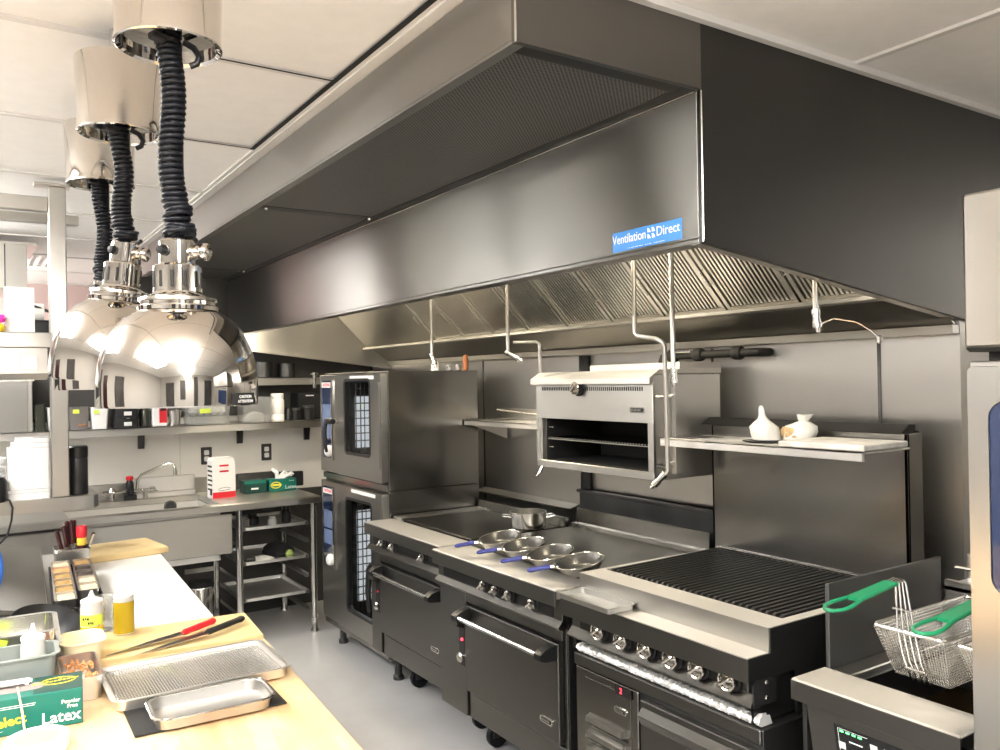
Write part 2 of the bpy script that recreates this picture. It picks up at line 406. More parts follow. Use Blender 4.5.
MB().box(xp, y0 - .015, zt - .002, x0 + .001, y0, 2.513, 0).build('plenum_end', M['steel_pend'], t)
MB().box(xp + .012, y1 - .012, zt, x0 - .001, y1, 2.50).build('plenum_end', M['steel_pend'], t)
for a, b in ((y0, 3.205), (3.21, 5.07), (5.075, y1 - .013)):
    MB().box(xp + .03, a + .045, zt + .002, x0 - .045, b - .02, zt + .008, 0).build('perforated_panel', M['perf'], t)
m = MB().box(xp + .03, y0 + .001, zt, x0 - .0452, y0 + .045, zt + .01).box(x0 - .045, y0, zt, x0 - .001, y1 - .013, zt + .01)
for y in (3.207, 5.072): m.box(xp + .03, y - .02, zt + .0005, x0 - .045, y + .045, zt + .01)
m.build('panel_frame', M['steel_end'], t)
for y in (3.207, 5.072):
    MB().box(xp + .03, y - .002, zt - .001, x0 - .002, y + .002, zt + .002, 0).build('panel_seam', M['dullchrome'], t)
    for x in (xp + .06, x0 - .04): MB().lathe([(.008, 0), (.006, -.006), (0, -.008)], (x, y + .015, zt), 8).build('screw', M['dullchrome'], t)
MB().box(x0 - .0075, y0 + .001, zt - .0062, x0 - .0005, y1 - .015, zt - .0005, .001).build('joint_highlight', M['dullchrome'], t)  # thin bright strip painting a highlight along the joint
MB().box(xp - .002, y0 - .0165, zt - .003, xp + .002, y0 - .012, 2.50, .001).build('corner_strip', M['dullchrome'], t)  # this strip and the next stand in for highlights on the corners
MB().box(x0 - .002, y0 - .0165, zb - .01, x0 + .002, y0 - .012, zt - .004, .001).build('corner_strip', M['dullchrome'], t)
# baffle filters lean at 45 degrees
fx, fz, fl = 2.50, 1.905, .52
c45 = math.sqrt(.5)
def along(u, v, w):   # u up the slope, v world y, w out of the slope (towards the aisle, down)
    return (fx - u * c45 - w * c45, v, fz + u * c45 - w * c45)
def sbox(m, u0, u1, v0, v1, w0, w1, mi=0):
    vs = [along(u, v, w) for u in (u0, u1) for v in (v0, v1) for w in (w0, w1)]
    m.add(vs, [(0, 1, 3, 2), (4, 6, 7, 5), (0, 4, 5, 1), (2, 3, 7, 6), (0, 2, 6, 4), (1, 5, 7, 3)], mi)
fy = [1.50 + .3333 * k for k in range(10)]
for k in range(9):
    a, b = fy[k] + .006, fy[k + 1] - .006
    m = MB()
    sbox(m, 0, .022, a, b, 0, .02); sbox(m, fl - .022, fl, a, b, 0, .02)
    sbox(m, 0, fl, a, a + .016, 0, .021); sbox(m, 0, fl, b - .016, b, 0, .021)
    n = 15; p = (b - a - .036) / n
    for j in range(n):
        v = a + .018 + (j + .5) * p
        sbox(m, .02, fl - .02, v - p * .27, v + p * .27, .004, .014)
    o = m.build('baffle_filter', M['filter'], t, smooth=False)
    m = MB(); sbox(m, .02, fl - .02, a + .016, b - .016, -.03, -.012); m.build('filter_back', M['blackvoid'], o, smooth=False)
    for q in (.15, .36):
        MB().tube([along(q, b - .010, .02), along(q, b - .010, .042), along(q + .07, b - .010, .042), along(q + .07, b - .010, .02)], .003, 5).build('pull_handle', M['dullchrome'], o)
for a, b in ((fy[9] + .002, y1 - .02), (y0 + .005, fy[0] - .002)):
    m = MB(); sbox(m, 0, fl, a, b, 0, .012); m.build('blank_panel', M['steel_hin'], t)
MB().box(2.46, y0 + .005, 1.880, 2.53, y1 - .02, 1.896).build('grease_trough', M['steel'], t)
MB().prism([(2.53, 1.89), (2.535, 1.895), (2.672, 1.80), (2.668, 1.795)], y0 + .005, y1 - .02, 'y').build('rear_panel', M['steel_hin'], t)
MB().box(2.655, y0 + .005, 1.765, XW - .004, y1 - .02, 1.795).build('wall_flange', M['steel_top'], t)
for lx, y in ((1.66, 5.15), (1.93, 4.25), (1.78, 3.1), (1.78, 1.95)):
    o = MB().lathe([(.05, 0), (.05, -.03), (.035, -.035)], (lx, y, 2.485), 16).build('hood_lamp', M['dullchrome'], t)
    MB().lathe([(.02, -.035), (.045, -.06), (.05, -.09), (.035, -.12), (0, -.13)], (lx, y, 2.485), 16).build('bulb', M['bulb'], o)
# blue maker's sign on the front
sy0, sy1 = 1.450, 1.709
o = MB().box(x0 - .0015, sy0, 1.984, x0, sy1, 2.037, .0004).build('sign_plate', M['sign'], t)
tag(o, 'blue sign with white lettering on the hood front')
text('lettering', 'Ventilation', .035, face_nx(x0 - .0018, sy1 - .066, 2.0155), M['whiteink'], o, .0003, sx=.86)
text('lettering', 'Direct', .035, face_nx(x0 - .0018, sy0 + .048, 2.0155), M['whiteink'], o, .0003, sx=.92)
m = MB()
cy = sy0 + .107
for a in (-1, 1):
    for b in (-1, 1):
        q = (cy + a * .008, 2.017 + b * .008)
        m.prism([(q[0] - .006, q[1] - .006), (q[0] + .006, q[1] - .006), (q[0] + .006, q[1] + .006), (q[0] + a * .001, q[1] + .004)], x0 - .0022, x0 - .0015, 'x')
m.build('emblem', M['whiteink'], o)
text('lettering', '- - ---- --- ----   - - ---   - -- ------', .011, face_nx(x0 - .0018, (sy0 + sy1) / 2, 1.990), M['whiteink'], o, .0003)

# fire suppression drops
def nozzle(name_label, pts, tip, r=.0085):
    t = thing('suppression_nozzle', name_label, 'sprinkler pipe', pts[-1], 0, 'fire suppression drops')
    MB().tube(pts, r, 10).build('pipe', M['satin'], t)
    a = Vector(pts[-1]); b = Vector(tip); d = (b - a)
    m = MB().tube([a - d * .12, a + d * .10, a + d * .12, a + d * .45, a + d * .46, a + d * .75, a + d * .76, b],
                  [.0135, .0135, .011, .011, .014, .014, .0075, .0065], 12)
    m.build('nozzle', M['dullchrome'], t)
    return t
nozzle('thin fire-suppression pipe dropping above the stacked ovens', [(2.1, 3.86, 2.483), (2.1, 3.86, 1.78)], (2.105, 3.83, 1.715))
nozzle('fire-suppression pipe with angled tip left of the broiler top', [(2.1, 3.13, 2.483), (2.1, 3.13, 1.765)], (2.125, 3.05, 1.725))
t3 = [(2.1, 2.28, 2.483), (2.1, 2.28, 1.81), (2.104, 2.27, 1.797), (2.12, 2.19, 1.782), (2.135, 2.172, 1.77), (2.14, 2.168, 1.755), (2.14, 2.16, 1.30), (2.135, 2.175, 1.285)]
nozzle('fire-suppression pipe bent beside the broiler, reaching below the shelf', t3, (2.118, 2.225, 1.235))
nozzle('straight fire-suppression pipe just right of the bent one', [(2.1, 2.085, 2.483), (2.1, 2.085, 1.665)], (2.1, 2.08, 1.605))
t = nozzle('short fire-suppression pipe near the right end of the filters', [(2.1, 1.503, 2.483), (2.1, 1.503, 1.825)], (2.1, 1.497, 1.765))
MB().tube([(2.1, 1.487, 1.79), (2.115, 1.455, 1.803), (2.14, 1.40, 1.79), (2.16, 1.37, 1.765), (2.175, 1.355, 1.745)], .002, 5).build('cap_tether', M['dullchrome'], t)
MB().lathe([(.004, .012), (.009, .008), (.009, -.008), (.003, -.012)], (2.177, 1.353, 1.738), 10).build('blow_off_cap', M['dullchrome'], t)
solo(MB().tube([(2.2, 3.02, 1.80), (2.2, 3.02, 1.672)], .008, 8).tube([(2.118, 3.112, 1.812), (2.13, 3.10, 1.812), (2.19, 3.035, 1.812), (2.2, 3.02, 1.80)], .0075, 8), 'conduit', M['satin'], 'bent conduit entering the broiler top at left', 'pipe')

# ------------------------------------------------------------------ stacked combi ovens
def combi(z0, z1, label, gz0, gz1, low):
    x0, x1, y0, y1 = 1.90, 2.50, 4.05, 4.975
    t = thing('combi_oven', label, 'oven', (2.2, 4.5, z0), 0, 'stacked combi ovens')
    yp = 4.708
    m = MB().box(x0 + .03, y0, z0 + .0, x1, y0 + .02, z1).box(x0 + .03, y1 - .02, z0, x1, y1, z1).box(x1 - .02, y0 + .021, z0, x1, y1 - .021, z1)
    m.box(x0 + .031, y0 + .0205, z1 - .03, x1 - .021, y1 - .0205, z1).box(x0 + .031, y0 + .0205, z0, x1 - .021, y1 - .0205, z0 + .03).box(x0 + .03, yp - .02, z0, x0 + .06, yp + .01, z1)
    m.box(x0 + .012, y0 + .002, z0 + .001, x0 + .029, y1, z0 + .035)
    m.build('body', M['steel_oven'], t)
    # cavity with wire racks seen through the door
    ya, yb = 4.13, 4.64
    m = MB().box(x1 - .09, ya, z0 + .06, x1 - .08, yb, z1 - .06).box(x0 + .06, ya - .01, z0 + .06, x1 - .08, ya, z1 - .06).box(x0 + .06, yb, z0 + .06, x1 - .08, yb + .01, z1 - .06)
    m.box(x0 + .06, ya, z0 + .05, x1 - .08, yb, z0 + .06).box(x0 + .06, ya, z1 - .06, x1 - .08, yb, z1 - .05)
    cav = m.build('cavity', M['darksteel'], t)
    m = MB()
    n = int((gz1 - gz0) / .045)
    for k in range(n):
        z = gz0 + .02 + k * .045
        for y in (ya + .03, yb - .03): m.tube([(x0 + .08, y, z), (x1 - .12, y, z)], .004, 5)
    for y in (ya + .03, yb - .03, yb - .10):
        for x in (x0 + .085, x0 + .14, x0 + .26, x1 - .14): m.tube([(x, y, gz0 - .03), (x, y, gz1 + .03)], .004, 5)
    m.build('rack_ladder', M['dullchrome'], cav)
    m = MB()
    for k in range(int((gz1 - gz0) / .022)):
        z = gz0 + .01 + k * .022
        m.box(x0 + .30, yb - .17, z, x0 + .303, yb - .03, z + .011, 0)
    for k in range(5): m.box(x0 + .298, yb - .17 + k * .033, gz0, x0 + .305, yb - .164 + k * .033, gz1, 0)
    m.build('air_guide', M['dullchrome'], cav)
    MB().box(x0 + .09, yb - .008, gz0 + .02, x0 + .30, yb - .002, gz1 - .10).build('window_glow', M['windowglow'], cav)  # glowing strip added for the bright reflection in the window
    # door
    d0, d1, dz0, dz1 = y0 + .004, yp - .004, z0 + .045, z1 - .012
    ga, gb = 4.195, 4.565
    m = MB()
    outer = [(a, b) for a, b in rr2(d0, dz0, d1, dz1, .012, 5)]
    inner = [(a, b) for a, b in rr2(ga, gz0, gb, gz1, .03, 5)]
    xa, xb = x0 - .012, x0 + .028
    m.rings([[(xb, a, b) for a, b in outer], [(xa + .004, a, b) for a, b in outer], [(xa, a * .998 + .002 * 4.38, b) for a, b in outer], [(xa, a, b) for a, b in inner], [(xb, a, b) for a, b in inner], [(xb, a, b) for a, b in outer]], (False, False))
    dr = m.build('door', M['steel_ovenz'], t)
    MB().prism([(a, b) for a, b in rr2(ga + .001, gz0 + .001, gb - .001, gz1 - .001, .03)], x0 + .004, x0 + .010, 'x').build('door_glass', M['glass'], dr)
    m = MB().rings([[(xa - .001, a, b) for a, b in rr2(ga - .006, gz0 - .006, gb + .006, gz1 + .006, .034)], [(xa - .001, a, b) for a, b in rr2(ga + .010, gz0 + .010, gb - .010, gz1 - .010, .026)], [(xa + .012, a, b) for a, b in rr2(ga + .010, gz0 + .010, gb - .010, gz1 - .010, .026)], [(xa + .012, a, b) for a, b in rr2(ga - .002, gz0 - .002, gb + .002, gz1 + .002, .03)]], (False, False))
    m.build('window_gasket', M['blackpl'], dr)
    MB().box(xa - .0008, d0 + .09, dz1 - .030, xa, d0 + .42, dz1 - .010, 0).build('door_sticker', M['paper'], dr)
    m = MB().box(xa - .006, d0 + .012, z0 + .12, xa, d0 + .035, z1 - .06)
    m.build('hinge_cover', M['steel_ovenz'], dr)
    # panel
    pn = MB().box(x0 - .004, yp + .004, z0 + .045, x0 + .03, y1 - .004, z1 - .012).build('control_panel', M['steel_ovenz'], t)
    pa, pb = yp + .045, y1 - .05
    pz = z1 - .52 if not low else z1 - .53
    sc = MB().prism([(a, b) for a, b in rr2(pa, pz, pb, z1 - .045, .012)], x0 - .012, x0 - .004, 'x').build('touch_panel', M['navy'], pn)
    MB().prism([(a, b) for a, b in rr2(pa - .010, pz - .012, pa + .004, z1 - .04, .006)], x0 - .02, x0 - .004, 'x').build('panel_trim', M['dullchrome'], pn)
    MB().box(x0 - .0128, pa + .012, z1 - .30, x0 - .012, pb - .012, z1 - .19, 0).box(x0 - .0128, pa + .012, z1 - .40, x0 - .012, pb - .012, z1 - .31, 0).build('display', M['screen'], pn)
    MB().box(x0 - .0128, pa + .006, z1 - .088, x0 - .012, pb - .006, z1 - .056, 0).build('badge', M['whiteink'], pn)
    text('lettering', 'RATIONAL', .026, face_nx(x0 - .0132, (pa + pb) / 2, z1 - .072), M['red'], pn, .0003, sx=.92, bold=.0008)
    MB().lathe([(.03, 0), (.036, .008), (.034, .024), (.024, .034), (0, .036)], (x0 - .012, pa + .03, pz + .045), 20, '-x').build('dial', M['white'], pn)
    # door handle
    if not low:
        yh, zh = d1 - .045, z0 + .365
        MB().cyl((x0 - .055, yh, zh), .018, .05, 16, 'x').build('handle_hub', M['dullchrome'], dr)
        m = MB().lathe([(.016, 0), (.019, .01), (.019, .10), (.012, .11)], (x0 - .055, yh - .03, zh), 12, 'y')
        m.tube([(x0 - .06, yh + .07, zh + .0), (x0 - .068, yh + .078, zh - .05), (x0 - .066, yh + .075, zh - .15), (x0 - .06, yh + .07, zh - .19)], [.011, .013, .012, .008], 10)
        m.build('door_handle', M['blackpl'], dr)
    else:
        m = MB().cyl((x0 - .075, d0 + .015, z0 + .52), .018, .065, 14, 'x').tube([(x0 - .072, d0 + .015, z0 + .53), (x0 - .082, d0 + .03, z0 + .50), (x0 - .086, d0 + .04, z0 + .38), (x0 - .08, d0 + .035, z0 + .27)], [.016, .018, .016, .012], 10)
        m.build('door_handle', M['blackpl'], dr)
    for yy in (4.12, 4.90):
        for xx in (x0 + .10, x1 - .08):
            if low: MB().lathe([(.03, 0), (.03, .02), (.02, .03), (.02, z0)], (xx, yy, .0), 12).build('foot', M['darksteel'], t)
    return t
combi(.135, 1.045, 'lower stacked oven with black bar handle and bright window', .30, .965, True)
c = combi(1.047, 1.70, 'upper stacked oven with white dial and chrome handle', 1.225, 1.658, False)
for i, (x, y, hh, r, mt, nm) in enumerate([(2.36, 4.30, .06, .022, 'white', 'small white canister standing on the upper oven'), (2.40, 4.20, .035, .02, 'dullchrome', 'left small chrome knob-like cap on the upper oven top'), (2.42, 4.13, .035, .02, 'dullchrome', 'right small chrome knob-like cap on the upper oven top'), (2.44, 4.08, .09, .016, 'copper', 'orange copper cylinder standing on the upper oven')]):
    solo(MB().lathe([(r * .8, 0), (r, .004), (r, hh * .7), (r * .8, hh * .85), (r * .85, hh)], (x, y, 1.7005), 14), 'canister' if i in (0, 3) else 'cap', M[mt], nm, 'canister' if i in (0, 3) else 'cap')

# ------------------------------------------------------------------ ranges
def knob(parent, x, y, z, mt='dullchrome', r=.026):
    k = MB().lathe([(r + .004, 0), (r + .004, .006), (r * .82, .008), (r * .8, .014)], (x, y, z), 20, '-x').build('knob', M['blackpl'], parent)
    m = MB().lathe([(r * .62, .012), (r * .70, .016), (r * .66, .024), (r * .4, .028), (0, .028)], (x, y, z), 20, '-x')
    m.rbox((x - .030, y, z), (.018, .010, r * 1.5), (R(55), 0, 0), .004)
    if mt == 'chrome': m.tube([(x - .024, y + r * .82 * math.cos(q * PI / 9), z + r * .82 * math.sin(q * PI / 9)) for q in range(18)], .0042, 6, True)
    m.build('grip', M[mt], k)
def badge(parent, x, y, z, w=.075, h=.022):
    b = MB().prism([(a, c) for a, c in rr2(y - w / 2, z - h / 2, y + w / 2, z + h / 2, h * .45)], x - .004, x, 'x').build('badge', M['dullchrome'], parent)
    MB().prism([(a, c) for a, c in rr2(y - w / 2 + .006, z - h / 2 + .004, y + w / 2 - .006, z + h / 2 - .004, h * .3)], x - .0048, x - .004, 'x').build('badge_field', M['ink'], b)
    m = MB()
    for k in range(7): m.box(x - .0056, y + w * .32 - k * w * .095, z - h * .16, x - .0048, y + w * .32 - k * w * .095 + w * .055, z + h * .16, 0)
    m.build('badge_marks', M['dullchrome'], b)
def castor(parent, x, y, h=.2):
    c = MB().tube([(x, y, h), (x, y, .13)], .016, 8).box(x - .028, y - .03, .115, x + .028, y + .03, .135).box(x - .022, y - .024, .05, x + .022, y - .018, .12).box(x - .022, y + .018, .05, x + .022, y + .024, .12).build('caster', M['darksteel'], parent)
    MB().lathe([(.03, -.016), (.05, -.014), (.052, 0), (.05, .014), (.03, .016)], (x + .012, y, .0525), 18, 'y').build('wheel', M['rubber'], c)
def range_oven(label, y0, y1, xl, knobs, dial_y, top):
    t = thing('oven_range', label, 'range', (2.15, (y0 + y1) / 2, 0), 0, 'oven ranges')
    xf = xl + .055                                     # front plane
    MB().box(xf, y0, .225, 2.50, y1, .855).build('body', M['darksteel'], t)
    MB().box(xl + .001, y0, .87, xl + .165, y1, .905, .003).build('front_ledge', M['steel_top'], t)
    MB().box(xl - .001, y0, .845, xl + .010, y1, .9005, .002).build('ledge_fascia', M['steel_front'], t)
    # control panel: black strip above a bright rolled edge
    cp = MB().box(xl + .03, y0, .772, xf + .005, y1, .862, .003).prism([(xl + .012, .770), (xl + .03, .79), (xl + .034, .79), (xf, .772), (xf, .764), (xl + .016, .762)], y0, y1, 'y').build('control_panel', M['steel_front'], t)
    MB().box(xl + .0285, y0 + .05, .795, xl + .03, y1 - .05, .845, 0).build('panel_strip', M['black'], cp)
    for ky in knobs: knob(t, xl + .0285, ky, .82)
    # door, side column, kick panel
    yd = dial_y - .045
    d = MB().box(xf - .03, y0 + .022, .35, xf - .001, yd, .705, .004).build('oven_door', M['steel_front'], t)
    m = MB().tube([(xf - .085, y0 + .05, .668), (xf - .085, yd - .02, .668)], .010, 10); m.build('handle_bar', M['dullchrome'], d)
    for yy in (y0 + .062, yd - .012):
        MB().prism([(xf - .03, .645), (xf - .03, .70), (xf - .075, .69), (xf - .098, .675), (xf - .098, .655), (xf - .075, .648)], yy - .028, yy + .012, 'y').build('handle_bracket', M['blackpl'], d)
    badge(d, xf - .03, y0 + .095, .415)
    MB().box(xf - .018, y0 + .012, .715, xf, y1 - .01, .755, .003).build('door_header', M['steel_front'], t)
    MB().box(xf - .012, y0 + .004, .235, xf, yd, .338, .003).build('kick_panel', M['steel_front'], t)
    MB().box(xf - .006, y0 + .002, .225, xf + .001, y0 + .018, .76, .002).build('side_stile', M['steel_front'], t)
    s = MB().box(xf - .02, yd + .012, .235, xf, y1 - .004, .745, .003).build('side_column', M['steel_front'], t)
    MB().prism([(xf - .02, .60), (xf - .02, .655), (xf - .055, .64), (xf - .06, .615)], dial_y - .022, dial_y + .03, 'y').build('dial_cover', M['steel_front'], s)
    MB().box(xf - .0215, dial_y - .022, .44, xf - .02, dial_y + .022, .60, 0).build('dial_plate', M['blackpl'], s)
    MB().lathe([(.022, 0), (.022, .012), (.016, .018), (0, .02)], (xf - .0215, dial_y, .475), 16, '-x').build('thermostat_dial', M['dullchrome'], s)
    MB().lathe([(.006, 0), (.005, .006), (0, .007)], (xf - .0215, dial_y - .004, .55), 10, '-x').build('pilot_light', M['redled'] if top == 'griddle' else M['red'], s)
    for yy in (y0 + .09, y1 - .09):
        for xx in (xf + .20, 2.38): castor(t, xx, yy, .226)
    return t, xf
# far range: closed dark plate
t, xf = range_oven('far oven range with a dark closed hot plate beside the stacked ovens', 3.215, 4.03, 1.77, (3.845, 3.723, 3.407), 3.945, 'plate')
m = MB().box(1.935, 3.215, .856, 2.50, 4.03, .885, .002); m.build('top_pan', M['satin'], t)
MB().box(1.95, 3.235, .885, 2.46, 3.93, .912, .004).build('hot_plate', M['griddle'], t)
m = MB().box(1.94, 3.935, .885, 2.5, 4.028, .918, .003).build('side_rim', M['steelx'], t)
m = MB().prism([(2.47, .885), (2.50, .885), (2.50, .955), (2.485, .955)], 3.215, 4.03, 'y').build('back_riser', M['steel_oven'], t)
# near range: bare steel griddle with splash
t, xf = range_oven('near oven range with a bare steel griddle and red pilot light', 2.295, 3.19, 1.72, (2.792, 2.704, 2.61, 2.457), 3.0, 'griddle')
MB().box(1.885, 2.295, .856, 2.53, 3.19, .9, .002).build('top_pan', M['satin'], t)
MB().box(1.90, 2.31, .9, 2.49, 3.175, .921, .004).build('griddle_plate', mat('used_griddle_steel', (.13, .12, .10), 1, .36, 'x'), t)
MB().prism([(2.49, .90), (2.50, .935), (2.53, .937), (2.535, 1.005), (2.55, 1.005), (2.55, .90)], 2.33, 3.19, 'y').build('back_splash', M['steel_oven'], t)

# ------------------------------------------------------------------ charbroiler on its refrigerated base
y0, y1, xl = 1.44, 2.235, 1.70
t = thing('charbroiler', 'charbroiler with black grate, six chrome knobs and tall back panel', 'grill', (2.1, 1.84, .712))
m = MB().prism([(xl, .842), (xl, .905), (xl + .085, .905), (xl + .085, .97), (2.44, .97), (2.44, .95), (1.90, .95), (1.90, .84)], y0, y0 + .035, 'y')
m.prism([(xl, .842), (xl, .905), (xl + .085, .905), (xl + .085, .97), (2.44, .97), (2.44, .95), (1.90, .95), (1.90, .84)], y1 - .02, y1, 'y')
m.box(xl + .003, y0 + .035, .842, xl + .009, y1 - .02, .896, 0).box(xl + .0005, y0 + .035, .897, xl + .088, y1 - .02, .905, 0).box(xl + .085, y0 + .035, .962, 1.885, y1 - .02, .97, 0)
m.build('front_ledge', M['steel_top'], t)
MB().box(xl + .083, y0 - .001, .9052, xl + .0848, y1 + .0005, .9695, 0).build('ledge_riser', M['steel'], t)
MB().box(xl - .0015, y0 - .001, .840, xl + .0005, y1 + .001, .9025, 0).build('ledge_fascia', M['steel_front'], t)
MB().box(1.90, y0 + .036, .76, 2.44, y1 - .021, .90, 0).build('fire_box', M['blackvoid'], t)
m = MB()
n = 30
for k in range(n):
    y = y0 + .05 + (y1 - y0 - .085) * k / (n - 1)
    m.prism([(1.895, .945), (1.895, .962), (1.905, .972), (2.435, .978), (2.435, .945)], y - .0055, y + .0055, 'y')
m.build('grate', M['iron'], t)
m = MB()
for x in (1.96, 2.16, 2.36): m.box(x, y0 + .04, .94, x + .012, y1 - .025, .955, 0)
m.build('grate_rail', M['iron'], t)
m = MB().box(xl + .045, y0 + .02, .715, 2.44, y0 + .03, .84, 0).box(xl + .20, y0, .715, 2.44, y0 + .01, .95, 0).box(xl + .09, y0 - .003, .84, 2.44, y0 - .0005, .968, 0).box(xl + .001, y0 - .003, .842, xl + .09, y0 - .0005, .903, 0)  # the piece over the ledge end paints in its dark reflection
m.build('side_panel', M['black'], t)
MB().box(xl + .05, y1 - .012, .715, 2.44, y1, .84, 0).build('side_panel', M['black'], t)
MB().box(xl + .20, y0 + .03, .715, 2.44, y1 - .012, .74, 0).build('drip_drawer', M['blackvoid'], t)
cp = MB().box(xl + .035, y0 + .03, .785, xl + .05, y1 - .015, .842).prism([(xl + .012, .776), (xl + .035, .80), (xl + .05, .80), (xl + .05, .766), (xl + .016, .768)], y0 + .004, y1 - .015, 'y').build('control_panel', M['steel_front'], t)
MB().box(xl + .0335, y0 + .05, .800, xl + .035, y1 - .06, .84, 0).build('panel_strip', M['black'], cp)
MB().prism([(xl + .02, .78), (xl + .02, .83), (xl + .04, .842), (xl + .09, .842), (xl + .11, .83), (xl + .11, .772), (xl + .02, .772)], y0 - .002, y0 + .003, 'y').build('end_plate', M['darksteel'], cp)
for q in (.79, .83): MB().lathe([(.006, 0), (.004, .003), (0, .004)], (xl + .07, y0 - .002, q), 8, '-y').build('bolt', M['dullchrome'], cp)
for k in (2.061, 1.95, 1.842, 1.735, 1.633, 1.523): knob(t, xl + .0335, k, .822, 'chrome', .031)
# crumpled foil along the drip edge
rnd = random.Random(3)
m = MB(); ny = 170
rg = []
for k in range(ny):
    y = y0 + .005 + (y1 - y0 - .03) * k / (ny - 1); j = lambda s: rnd.uniform(-s, s)
    rg.append([(xl + .056 + j(.002), y, .7125), (xl + .047 + j(.003), y + j(.001), .716 + j(.002)), (xl + .043 + j(.004), y + j(.001), .726 + j(.003)), (xl + .047 + j(.004), y, .735 + j(.004)), (xl + .064 + j(.003), y, .739 + j(.004)), (xl + .09 + j(.004), y, .735 + j(.004)), (xl + .10, y, .7125)])
m.rings(rg); m.build('foil_liner', M['foil'], t, smooth=False)
m = MB().box(2.452, y0 - .003, .96, 2.462, y1, 1.452).box(2.452, y1 - .012, .96, 2.535, y1, 1.452)
m.box(2.452, y0 - .003, .96, 2.535, y0 + .01, 1.452).box(2.525, y0, .96, 2.535, y1, 1.46).box(2.452, y0, .96, 2.53, y1, .975)
m.build('back_panel', M['steel_char'], t)
MB().prism([(2.452, 1.452), (2.50, 1.478), (2.535, 1.478), (2.535, 1.45)], y0 + .02, y1 + .055, 'y').build('flue_cap', M['blackvoid'], t)
MB().box(2.44, y0 + .04, .975, 2.452, y1 - .02, .983).build('grate_stop', M['dullchrome'], t)
s = MB().box(2.20, y0 - .012, 1.383, 2.212, y1 + .025, 1.412).box(2.20, y0 - .012, 1.405, 2.452, y1 + .025, 1.412).build('back_shelf', M['steel_top'], t)
m = MB()
for k in range(3): m.box(2.25 + .055 * k, y1 - .09 - .012 * k, 1.4121, 2.285 + .055 * k, y1 + .012, 1.4128, 0)
m.build('slot', M['ink'], s)

t = thing('refrigerated_base', 'undercounter refrigerated base with red digital display below the charbroiler', 'refrigerator', (2.1, 1.83, 0))
xf = 1.748
MB().box(xf, y0 - .006, .10, 2.44, 2.215, .709).build('cabinet', M['darksteel'], t)
MB().box(xf - .012, y0 - .006, .672, xf, 2.215, .711, .003).build('top_rail', M['steel_front'], t)
p = MB().box(xf - .012, 1.90, .12, xf, 2.205, .668, .003).build('machine_panel', M['steel_oven'], t)
MB().box(xf - .015, 1.93, .15, xf - .012, 2.155, .645, .002).build('louver_plate', M['steel_oven'], p)
m = MB()
for k in range(7):
    z = .52 - .05 * k
    m.prism([(xf - .015, z + .013), (xf - .034, z + .006), (xf - .036, z - .01), (xf - .015, z - .014)], 1.955, 2.13, 'y')
m.build('louver', M['steelx'], p)
m = MB()
for k in range(7):
    z = .52 - .05 * k
    m.box(xf - .0165, 1.945, z - .026, xf - .0152, 2.14, z - .015, 0)
m.build('louver_slot', M['ink'], p)
d = MB().box(xf - .0175, 1.925, .635, xf - .015, 2.0, .668, .001).build('controller', M['blackpl'], p)
text('digits', '2', .024, face_nx(xf - .018, 1.972, .651), M['redled'], p, .0003)
badge(p, xf - .0152, 1.975, .587, .06, .018)
for a, b in ((y0 + .006, 1.88),):
    for z0_, z1_ in ((.40, .655), (.125, .385)):
        d = MB().box(xf - .022, a, z0_, xf - .001, b, z1_, .003).build('drawer', M['steel_front'], t)
        MB().prism([(xf - .022, z1_ - .02), (xf - .022, z1_ - .075), (xf - .028, z1_ - .07), (xf - .042, z1_ - .045), (xf - .042, z1_ - .04)], a + .01, b - .01, 'y').build('drawer_pull', M['steel_front'], d)
for yy in (1.52, 2.13):
    for xx in (1.84, 2.38): castor(t, xx, yy, .105)

# ------------------------------------------------------------------ wall broiler
x0, x1, y0, y1, z0, z1 = 2.205, 2.58, 2.30, 3.06, 1.245, 1.655
t = thing('salamander_broiler', 'wall-hung stainless broiler with open front and chrome knob', 'broiler', (2.4, 2.68, z0))
m = MB().box(x0 + .004, y0, z0, x1, y0 + .035, z1 - .002).box(x0 + .004, y1 - .035, z0, x1, y1, z1 - .002).box(x1 - .02, y0 + .036, z0, x1 - .001, y1 - .036, z1)
m.box(x0 + .004, y0 + .0355, z0, x1 - .021, y1 - .0355, z0 + .025)
m.build('shell', M['steelz'], t)
m = MB().box(x0 + .03, y0 + .035, z0 + .025, x1 - .02, y0 + .04, 1.60, 0).box(x0 + .03, y1 - .04, z0 + .025, x1 - .02, y1 - .035, 1.60, 0).box(x1 - .03, y0 + .04, z0 + .025, x1 - .021, y1 - .04, 1.60, 0).box(x0 + .03, y0 + .04, z0 + .026, x1 - .03, y1 - .04, z0 + .032, 0).box(x0 + .03, y0 + .04, 1.50, x1 - .03, y1 - .04, 1.52, 0)
m.build('cavity', M['blackvoid'], t)
fp = MB().box(x0, y0, 1.465, x0 + .012, y1, 1.622, .002).box(x0, y0, z0, x0 + .012, y1, z0 + .032, .002).box(x0, y0, z0 + .0321, x0 + .012, y0 + .03, 1.4649, 0).box(x0, y1 - .022, z0 + .0321, x0 + .012, y1, 1.4649, 0).build('front_panel', M['steel'], t)
MB().prism([(x0 - .022, 1.618), (x0 - .022, 1.64), (x0 + .03, 1.672), (x1, 1.672), (x1, 1.655), (x0 + .01, 1.655), (x0 - .012, 1.618)], y0 - .006, y1 + .012, 'y').build('top_cap', M['steel_top'], t)
m = MB()
for k in range(52):
    y = y1 - .05 - k * .0128
    if abs(y - 2.755) < .035: continue
    m.box(x0 - .0008, y - .0035, 1.590, x0 + .002, y + .0035, 1.606, 0)
m.build('vent_slots', M['ink'], fp)
knob(fp, x0, 2.747, 1.600, 'chrome', .03)
